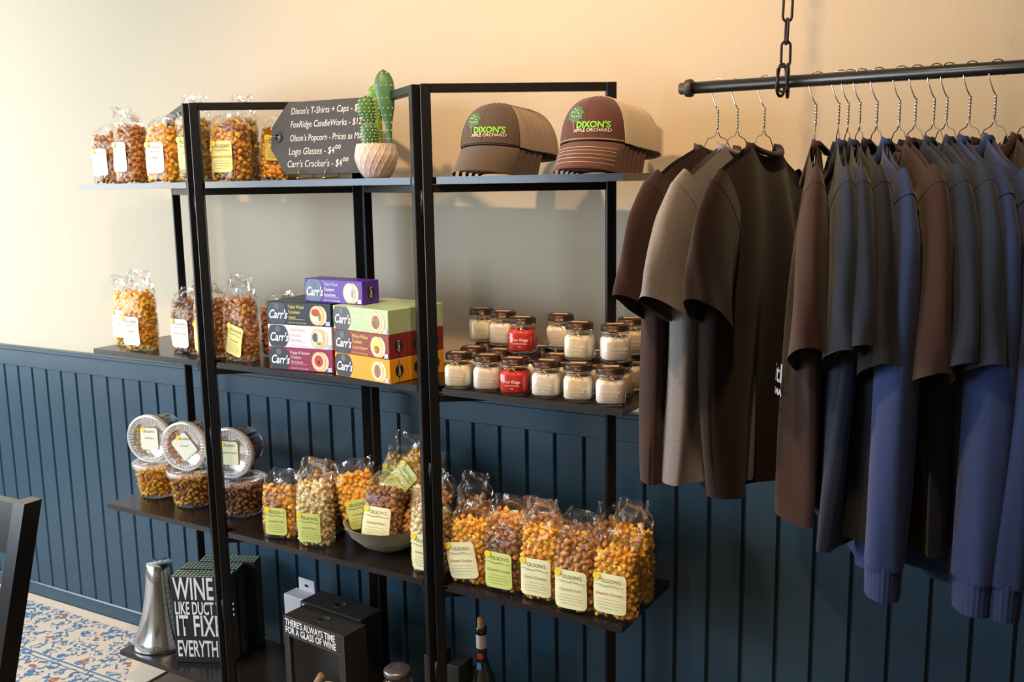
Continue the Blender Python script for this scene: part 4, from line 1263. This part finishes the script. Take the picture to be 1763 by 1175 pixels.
def block_sign(label, pos, rz, lettered):
    t = thing('block_sign', label, 'sign', pos, (0, 0, RZ0 + rz), 'wooden block signs')
    build(MB().bbox(-wd / 2, wd / 2, 0, wdp, 0, wh, 0.0015), 'block', 'sign_black', t)
    m = MB()
    nx, ny, nz = 15, 4, 20
    for i in range(nx):
        for j in range(ny):
            m.add(*[[(-wd / 2 + (i + 0.5) * wd / nx + 0.0052 * math.cos(a * 0.785), (j + 0.5) * wdp / ny + 0.0052 * math.sin(a * 0.785), wh + 0.0005) for a in range(8)], [tuple(range(8))]])
    build(m, 'top_dots', 'dots_sage', t)['kind'] = 'stuff'
    for sx in (-1, 1):
        m = MB()
        for j in range(ny):
            for k in range(nz):
                q = [(sx * (wd / 2 + 0.0005), (j + 0.5) * wdp / ny + 0.0050 * math.cos(a * 0.785), (k + 0.5) * wh / nz + 0.0050 * math.sin(a * 0.785)) for a in range(8)]
                m.add(q if sx > 0 else q[::-1], [tuple(range(8))])
        build(m, 'side_dots', 'dots_tan', t)['kind'] = 'stuff'
    if lettered:
        for st, sz, z, sq in (('WINE IS', 0.106, 0.247, 0.485), ('LIKE DUCT TAPE', 0.060, 0.183, 0.435), ('IT FIXES', 0.100, 0.122, 0.50), ('EVERYTHING', 0.078, 0.045, 0.42)):
            me = text_mesh(st, sz, 0.0, 0.0012, 'LEFT', sq)
            o = link('lettering', me, 'ink_white', t, (-wd / 2 + 0.007, -0.0007, z), (R(90), 0, 0), shared=True)
    return t


block_sign('black block sign with white wine and duct tape lettering, front of three', SP(3, 0.318, 0.078, E_), R(26), True)
block_sign('dotted block sign standing behind the lettered one', SP(3, 0.294, 0.139, E_), R(26), False)
block_sign('dotted block sign at the back, nearest the panelled wall', SP(3, 0.298, 0.211, E_), R(26), False)

# cork display boxes
plain('box_board', (0.020, 0.019, 0.018), 0.55)
plain('box_edge', (0.10, 0.085, 0.07), 0.6)
plain('cork', (0.42, 0.25, 0.12), 0.85, var=0.3, vscale=120)
cw, ch, cd = 0.248, 0.270, 0.088


def cork_box(label, pos, rz, lettered, corks):
    t = thing('cork_display_box', label, 'box', pos, (0, 0, RZ0 + rz), 'black cork display boxes')
    m = MB()
    m.box(-cw / 2, -cw / 2 + 0.018, 0, cd, 0, ch); m.box(cw / 2 - 0.018, cw / 2, 0, cd, 0, ch)
    m.box(-cw / 2 + 0.018, cw / 2 - 0.018, 0, cd, 0, 0.018); m.box(-cw / 2 + 0.018, cw / 2 - 0.018, 0, cd, ch - 0.058, ch)
    m.box(-cw / 2 + 0.018, cw / 2 - 0.018, cd - 0.006, cd, 0.018, ch - 0.058)
    build(m, 'case', 'box_board', t)
    build(MB().box(-cw / 2 + 0.018, cw / 2 - 0.018, 0.006, 0.008, 0.018, ch - 0.058), 'pane', 'display_pane', t)
    build(MB().lathe([(0.0, ch + 0.0004), (0.017, ch + 0.0004), (0.017, ch + 0.0012), (0.019, ch + 0.0012), (0.019, ch)], 24, Matrix.Translation((0, cd * 0.5, 0))), 'slot', 'ink_black', t)
    e_ = MB()
    for x0, x1, z0, z1 in ((-cw / 2, cw / 2, ch - 0.0016, ch), (-cw / 2, -cw / 2 + 0.0016, 0, ch), (cw / 2 - 0.0016, cw / 2, 0, ch), (-cw / 2 + 0.018, cw / 2 - 0.018, ch - 0.0595, ch - 0.058), (cw / 2 - 0.0195, cw / 2 - 0.018, 0.018, ch - 0.058), (-cw / 2 + 0.018, -cw / 2 + 0.0195, 0.018, ch - 0.058)):
        e_.box(x0, x1, -0.0006, 0.0, z0, z1)
    build(e_, 'edging', 'box_edge', t)
    if lettered:
        front_text("THERE'S ALWAYS TIME", 0.029, 'ink_white', t, -cw / 2 + 0.006, -0.0008, ch - 0.0185, align='LEFT', squeeze=0.70, bold=0.0005)
        front_text('FOR A GLASS OF WINE', 0.029, 'ink_white', t, -cw / 2 + 0.006, -0.0008, ch - 0.0425, align='LEFT', squeeze=0.70, bold=0.0005)
    if corks:
        rr = random.Random(5)
        for i, (x, z, a) in enumerate(((-0.060, 0.030, 80), (-0.015, 0.028, 95), (0.035, 0.030, 85), (0.078, 0.028, 92), (-0.045, 0.054, 60), (0.005, 0.052, 100), (0.050, 0.053, 75), (-0.030, 0.078, 35), (0.020, 0.074, 80))):
            M_ = Matrix.Translation((x, 0.040, z)) @ Matrix.Rotation(R(a), 4, 'Y')
            build(MB().lathe([(0.0, -0.021), (0.0095, -0.021), (0.0105, -0.019), (0.0105, 0.019), (0.0095, 0.021), (0.0, 0.021)], 14, M_), 'cork', 'cork', t)
    return t


cork_box('black cork display box with window, white lettering, in front of its twin', SP(3, 0.838, 0.030, E_), R(-5), True, True)
cork_box('black cork display box half hidden behind the lettered one', SP(3, 0.815, 0.128, E_), R(-4), True, False)
plain('carton_white', (0.62, 0.64, 0.72), 0.5)
wb = thing('hang_tab_box', 'slim white carton with hang tab behind the cork display boxes', 'box', SP(3, 0.600, 0.205, E_), (0, 0, RZ0 + R(-4)))
build(MB().bbox(-0.050, 0.050, 0, 0.055, 0, 0.235, 0.0015), 'carton', 'carton_white', wb)
hb = MB()
for x0, x1, z0, z1 in ((-0.035, -0.009, 0.235, 0.275), (0.009, 0.035, 0.235, 0.275), (-0.009, 0.009, 0.235, 0.248), (-0.009, 0.009, 0.257, 0.275)):
    hb.box(x0, x1, 0.052, 0.0535, z0, z1)
build(hb, 'hang_tab', 'carton_white', wb)
# squat glass jar with metal lid
plain('lid_zinc', (0.30, 0.28, 0.30), 0.35, metal=0.8)
gj = thing('glass_jar', 'glass jar with grey metal lid on the bottom shelf beside the cork boxes', 'jar', SP(3, 1.10, 0.075, E_), (0, 0, 0))
build(MB().lathe([(0.0, 0.0), (0.042, 0.0), (0.046, 0.005), (0.046, 0.140), (0.040, 0.160), (0.034, 0.167), (0.034, 0.175)], 36), 'jar', 'jar_glass', gj)
build(MB().lathe([(0.0, 0.187), (0.034, 0.187), (0.037, 0.184), (0.037, 0.170), (0.035, 0.169)], 36), 'lid', 'lid_zinc', gj)
build(MB().lathe([(0.0, 0.004), (0.041, 0.004), (0.042, 0.125), (0.0, 0.127)], 28), 'contents', 'corn_dark', gj)
for nm, s_, d_, h_, lb in (('wine_gadget_box', 1.225, 0.060, 0.260, 'slim black box with white side print close to the front post'), ('wine_gadget_box', 1.290, 0.070, 0.245, 'slim black box with white side print next to the wine bottle')):
    t = thing(nm, lb, 'box', SP(3, s_, d_, E_), (0, 0, RZ0), 'slim black boxes on the bottom shelf')
    build(MB().bbox(-0.020, 0.020, 0, 0.070, 0, h_, 0.0015), 'carton', 'box_board', t)
    link('lettering', text_mesh('WINE STOPPER', 0.020, 0, 0.0003, 'CENTER', 0.8), 'ink_white', t, (0, -0.0007, h_ * 0.52), (R(90), R(90), 0), shared=True)
plain('bottle_glass', (0.010, 0.018, 0.010), 0.08, spec=0.8, coat=0.5)
plain('bottle_label', (0.60, 0.56, 0.62), 0.5)
plain('label_red', (0.62, 0.03, 0.03), 0.5)
plain('label_blue', (0.08, 0.20, 0.55), 0.4)
bt = thing('wine_bottle', 'dark wine bottle with cork and white neck band on the bottom shelf', 'bottle', SP(3, 1.345, 0.130, E_), (0, 0, RZ0 + R(10)))
build(MB().lathe([(0.0, 0.004), (0.034, 0.0), (0.037, 0.006), (0.037, 0.175), (0.033, 0.205), (0.020, 0.235), (0.0142, 0.258), (0.0138, 0.330), (0.0152, 0.331), (0.0152, 0.341), (0.0135, 0.343)], 36), 'glass', 'bottle_glass', bt)
build(MB().lathe([(0.0105, 0.338), (0.0105, 0.366), (0.0085, 0.368), (0.0, 0.368)], 20), 'cork', 'cork', bt)
build(MB().lathe([(0.0144, 0.286), (0.0144, 0.324)], 32), 'neck_band', 'bottle_label', bt)
build(MB().lathe([(0.0, 0.0), (0.0085, 0.0)], 16, Matrix.Translation((0.002, -0.0175, 0.268)) @ Matrix.Rotation(R(90), 4, 'X')), 'red_seal', 'label_red', bt)
build(MB().box(-0.006, 0.006, -0.0215, -0.021, 0.200, 0.250), 'blue_strip', 'label_blue', bt)
# ------------------------------------------------------------------ hanging rail
RY, RZZ, RR = -0.380, 1.8275, 0.0118
pipe = thing('hanging_rail', 'black iron pipe rail hung on a chain above the shirts', 'rail', (2.962, RY, RZZ))
build(MB().lathe([(RR, 0.0), (RR, 1.75)], 28, Matrix.Rotation(R(90), 4, 'Y'), cap0=True, cap1=True), 'pipe', 'pipe', pipe)
build(MB().lathe([(0.0, -0.020), (0.0105, -0.020), (0.0118, -0.018), (0.0118, -0.008), (0.0165, -0.007), (0.0178, -0.002), (0.0178, 0.004), (0.0165, 0.007), (RR, 0.008)], 24, Matrix.Rotation(R(90), 4, 'Y')), 'end_cap', 'pipe_cap', pipe)
CX = 3.152
chain = thing('chain', 'black iron link chain holding up the pipe rail', 'chain', (CX, RY, RZZ))


def link_mesh(hl, hw_, r):
    pts = []
    for i in range(7): a = math.pi * i / 6; pts.append((hw_ * math.cos(a), 0, hl - hw_ + hw_ * math.sin(a)))
    for i in range(7): a = math.pi + math.pi * i / 6; pts.append((hw_ * math.cos(a), 0, -(hl - hw_) + hw_ * math.sin(a)))
    return MB().tube(pts, r, 8, closed=True).mesh('link')


lk = link_mesh(0.0235, 0.0085, 0.0026)
big = link_mesh(0.031, 0.0165, 0.0030)
z = 0.052
i = 0
while RZZ + z < ZC + 0.01:
    link('link', lk, 'chain_iron', chain, (0.0006 * (z / 0.04), 0, z + 0.0), (R(2) * math.sin(i * 2.1), R(2) * math.sin(i), R(28) + (R(90) if i % 2 else 0)))
    z += 0.0415; i += 1
link('link', big, 'chain_iron', chain, (-0.006, 0, 0.004), (0, R(14), R(78)))
link('link', big, 'chain_iron', chain, (0.006, 0, 0.002), (0, R(-12), R(100)))
link('link', lk, 'chain_iron', chain, (0.0, -0.017, 0.004), (R(4), R(-4), R(10)))

# ------------------------------------------------------------------ shirts on wire hangers
for nm, c_ in (('brown', (0.034, 0.0155, 0.0125)), ('darkbrown', (0.015, 0.0065, 0.005)), ('heather', (0.22, 0.20, 0.195)), ('slate', (0.017, 0.024, 0.042)), ('navy', (0.023, 0.040, 0.115)), ('black', (0.008, 0.008, 0.010)), ('steelgrey', (0.13, 0.13, 0.16))):
    plain('jersey_' + nm, c_, 0.95, bump=0.25, bscale=420, var=0.10 if nm != 'heather' else 0.22, vscale=140, spec=0.15, sheen=0.15)
HN = 0.098    # rail axis down to the base of the hanger neck


def hanger_mesh():
    m = MB(); r = 0.0011
    pts = [(0.004, 0, -0.012 + 0.0)]
    for i in range(13):
        a = R(-35) + R(215) * i / 12
        pts.append((0.0, 0.0148 * math.cos(a), 0.0148 * math.sin(a)))
    pts[0] = (0, 0.0125, -0.0125)
    pts += [(0, -0.0135, -0.016), (0, -0.006, -0.036), (0, 0.0, -0.046)]
    m.tube(pts, r, 6)
    for s_ in (0, math.pi):
        m.tube([(0.0016 * math.cos(s_ + k * 0.9), 0.0016 * math.sin(s_ + k * 0.9), -0.044 - 0.0017 * k) for k in range(24)], r, 5)
    for sx in (-1, 1):
        m.tube([(0, 0, -0.083), (sx * 0.006, 0, -HN + 0.004), (sx * 0.010, 0, -HN), (sx * 0.034, 0, -HN - 0.005), (sx * 0.058, 0, -HN - 0.030), (sx * 0.200, 0, -HN - 0.108), (sx * 0.205, 0, -HN - 0.116), (sx * 0.195, 0, -HN - 0.120), (0, 0, -HN - 0.120)], r, 6)
    return m.mesh('wire_hanger')


HM = hanger_mesh()


def garment(label, mat, x, az, seed, L=0.70, hw0=0.235, long=False, tw=0.0, fold=0.75, near=1, print_=False, swing=0.0, thick=0.55, cat='shirt', short='', slv=1.0):
    """shirt on a wire hanger; local x runs from the wall end (-) to the room end (+), z=0 at the hanger neck base"""
    rr = random.Random(seed); ph = [rr.uniform(0, 6.28) for _ in range(12)]
    root_z = RZZ - HN - 0.022
    h = link('wire_hanger', HM, 'wire', None, (x, RY, RZZ + 0.0003), (0, swing, az))
    tag(h, 'thin silver wire hanger carrying the ' + short, 'hanger', 'wire hangers on the rail')
    t = thing('shirt', label, cat, (x, RY, root_z), (0, swing, az), 'shirts on the rail')
    neck = 0.074; sl_ = 0.46
    sh = hw0 - 0.015
    zsh = -(sh - neck) * sl_

    def top(xx, back):
        a = abs(xx)
        if a < neck: return -(0.020 if back else 0.078) * math.sqrt(max(0, 1 - (a / neck) ** 2)) * (1.0)
        return -(a - neck) * sl_

    def fold_y(xx, v):
        A = fold * (0.006 + 0.020 * v)
        return A * math.sin(20 * xx + ph[0] + 1.2 * v) + 0.6 * A * math.sin(41 * xx + ph[1] - 2 * v) + 0.012 * v * math.sin(7 * xx + ph[2])

    def body(u, v):
        a = 2 * math.pi * u; c_, s_ = math.cos(a), math.sin(a)
        e_ = 0.75
        cc = math.copysign(abs(c_) ** e_, c_)
        hw = sh + (0.010 * math.sin(min(1, v * 3) * math.pi / 2)) - 0.030 * v * v
        xx = cc * hw
        th = thick * (0.010 + 0.040 * math.sin(min(1.0, v * 2.2) * math.pi / 2))
        yy = s_ * abs(s_) ** -0.3 * th if abs(s_) > 1e-6 else 0.0
        z0 = top(cc * sh, s_ > 0)
        z = z0 * (1 - v) + (-L + 0.012 * math.sin(9 * xx + ph[3])) * v
        y = yy + fold_y(xx, v) + (0.5 * fold * 0.012 * v * math.sin(33 * xx + ph[4]) if s_ > 0 else 0.5 * fold * 0.012 * v * math.sin(29 * xx + ph[5]))
        # twist of the hanging cloth
        q = tw * v
        return (xx * math.cos(q) - y * math.sin(q), xx * math.sin(q) + y * math.cos(q), z)
    build(MB().grid(body, 120, 48, wrap=True), 'body', mat, t)
    # collar rib
    cp = []
    for i in range(40):
        a = 2 * math.pi * i / 40
        xx = neck * math.cos(a); bk = math.sin(a) > 0
        z = -(0.020 if bk else 0.078) * abs(math.sin(a))
        cp.append((xx, math.sin(a) * 0.022, z + 0.004))
    build(MB().tube(cp, 0.0055, 8, closed=True, flat=1.5), 'collar', mat, t)
    # sleeves
    for sx in (-1, 1):
        if long: path = [(0.162, -0.100), (0.195, -0.135), (0.222, -0.185), (0.236, -0.270), (0.242, -0.42), (0.238, -0.60), (0.232, -0.725)]; rad = [(0.076, 0.014), (0.080, 0.022), (0.078, 0.028), (0.072, 0.032), (0.062, 0.034), (0.052, 0.034), (0.044, 0.032)]
        else: path = [(0.160, -0.100), (0.195, -0.130), (0.224, -0.175), (0.240, -0.225), (0.248, -0.275), (0.254, -0.318)]; rad = [(0.076, 0.016), (0.080, 0.024), (0.080, 0.028), (0.078, 0.030), (0.078, 0.032), (0.078, 0.034)]
        sc = hw0 / 0.235
        if not long: path = [(p * sc, z if q < 2 else path[1][1] + (z - path[1][1]) * slv) for q, (p, z) in enumerate(path)]

        def samp(v):
            f = v * (len(path) - 1); i = min(int(f), len(path) - 2); q = f - i
            q2 = q * q * (3 - 2 * q) * 0.3 + q * 0.7
            P0, P1 = path[i], path[i + 1]; R0, R1 = rad[i], rad[i + 1]
            return (P0[0] + (P1[0] - P0[0]) * q, P0[1] + (P1[1] - P0[1]) * q), (R0[0] + (R1[0] - R0[0]) * q2, R0[1] + (R1[1] - R0[1]) * q2)

        def tangent(v):
            a_, _ = samp(max(0, v - 0.08)); b_, _ = samp(min(1, v + 0.08))
            l_ = math.hypot(b_[0] - a_[0], b_[1] - a_[1]); return ((b_[0] - a_[0]) / l_, (b_[1] - a_[1]) / l_)

        def sleeve(u, v):
            (px, pz), (ra, rb) = samp(v); tx, tz = tangent(v)
            a = 2 * math.pi * u; c_, s_ = math.cos(a), math.sin(a)
            wob = 1 + fold * 0.07 * v * math.sin(3 * a + ph[6] + 5 * v) + fold * 0.05 * v * math.sin(5 * a + ph[7] - 8 * v)
            ia = ra * c_ * wob; ib = rb * s_ * wob
            x_ = px + (-tz) * ia; z_ = pz + tx * ia
            slant = 0.028 * v * c_ if not long else 0.0   # sleeve hem is cut at a slant
            y_ = ib + 0.006 * v * math.sin(ph[8] + sx)
            return (sx * (x_ + 0), y_, z_ + slant)
        sl_o = build(MB().grid(sleeve, 40, 22, wrap=True), 'sleeve', mat, t)
        build(MB().tube([sleeve(i / 40, 0.17) for i in range(40)], 0.0012, 5, closed=True), 'seam', mat, sl_o)
        if long:
            def cuff(u, v):
                a = 2 * math.pi * u; (px, pz), _ = samp(1.0)
                k = 0.038 - 0.003 * v + 0.001 * math.cos(24 * a)
                return (sx * (px + k * math.cos(a) * 1.1), k * 0.80 * math.sin(a) + 0.006 * math.sin(ph[8] + sx), pz + 0.006 - 0.066 * v)
            build(MB().grid(cuff, 72, 8, wrap=True), 'cuff', mat, t)
    if print_:
        for st, sz, z_ in (('itl', 0.050, -0.418), ('OMA', 0.017, -0.452)):
            me = text_mesh(st, sz, 0, 0.0006, 'CENTER', 1.0).copy()
            for v_ in me.vertices:
                xx, zz = v_.co.x + 0.150, v_.co.y + z_
                vv = -zz / L
                v_.co = (xx, -thick * 0.050 + fold_y(xx, vv) - 0.5 * fold * 0.012 * vv - 0.004, zz)
            link('lettering', me, 'ink_white', t)
    return t


A90 = -math.pi / 2
#            label, material, x, azimuth (local +x end), seed, options
ROWS = [
    ('dark brown t-shirt at the free end of the rail, beside the caps', 'jersey_brown', 3.022, A90 + R(-14), 1, dict(slv=0.93, L=0.655, thick=0.9, fold=1.0)),
    ('heather grey t-shirt between two dark brown ones', 'jersey_heather', 3.062, A90 + R(-10), 2, dict(slv=0.93, L=0.660, thick=0.9, fold=1.0)),
    ('very dark brown t-shirt seen broad side on, third along the rail', 'jersey_darkbrown', 3.115, A90 + R(-6), 3, dict(slv=0.93, L=0.655, thick=0.9, fold=1.0)),
    ('brown t-shirt with a little white print below its sleeve', 'jersey_brown', 3.213, A90 + R(13), 4, dict(slv=1.30, L=0.70, print_=True)),
    ('charcoal blue t-shirt right after the printed brown one', 'jersey_slate', 3.255, A90 + R(15), 5, dict(slv=1.30, L=0.70)),
    ('dark slate t-shirt tight against the charcoal blue one', 'jersey_slate', 3.272, A90 + R(17), 6, dict(slv=1.25, L=0.73)),
    ('black charcoal t-shirt with wide sleeve, before the first navy sweatshirt', 'jersey_black', 3.293, A90 + R(19), 7, dict(slv=1.40, L=0.72)),
    ('navy long sleeve sweatshirt with ribbed cuff, beside the lone mid rail brown t-shirt', 'jersey_navy', 3.323, A90 + R(21), 8, dict(L=0.76, long=True)),
    ('brown t-shirt hanging between navy and slate garments', 'jersey_brown', 3.362, A90 + R(23), 9, dict(slv=1.45, L=0.70)),
    ('dark slate t-shirt just after the mid rail brown one', 'jersey_slate', 3.389, A90 + R(25), 10, dict(slv=1.35, L=0.72)),
    ('slate t-shirt in front of the pair of navy sweatshirts', 'jersey_slate', 3.420, A90 + R(26), 11, dict(slv=1.35, L=0.70)),
    ('first of the adjoining pair of navy sweatshirts', 'jersey_navy', 3.441, A90 + R(27), 12, dict(L=0.78, long=True)),
    ('second navy sweatshirt of the pair, with long ribbed cuff', 'jersey_navy', 3.478, A90 + R(28), 13, dict(L=0.78, long=True)),
    ('brown t-shirt after the pair of navy sweatshirts', 'jersey_brown', 3.518, A90 + R(29), 14, dict(slv=1.50, L=0.70)),
    ('black t-shirt last in view along the rail', 'jersey_black', 3.575, A90 + R(30), 15, dict(slv=1.40, L=0.70)),
]
SHORT = ['brown t-shirt at the free rail end', 'heather grey t-shirt', 'broad side dark brown t-shirt', 'brown t-shirt with white print', 'charcoal blue t-shirt after the printed one', 'dark slate t-shirt by the charcoal blue one', 'black charcoal wide sleeved t-shirt', 'navy sweatshirt beside the mid rail brown t-shirt', 'mid rail brown t-shirt', 'slate t-shirt just after the brown one',
         'slate t-shirt before the sweatshirt pair', 'first navy sweatshirt of the pair', 'second navy sweatshirt of the pair', 'brown t-shirt after the sweatshirt pair', 'last black t-shirt']
for (lb, mt, x_, az, sd_, kw) in ROWS:
    garment(lb, mt, x_, az, sd_, cat='sweatshirt' if kw.get('long') else 't-shirt', short=SHORT[sd_ - 1], **kw)
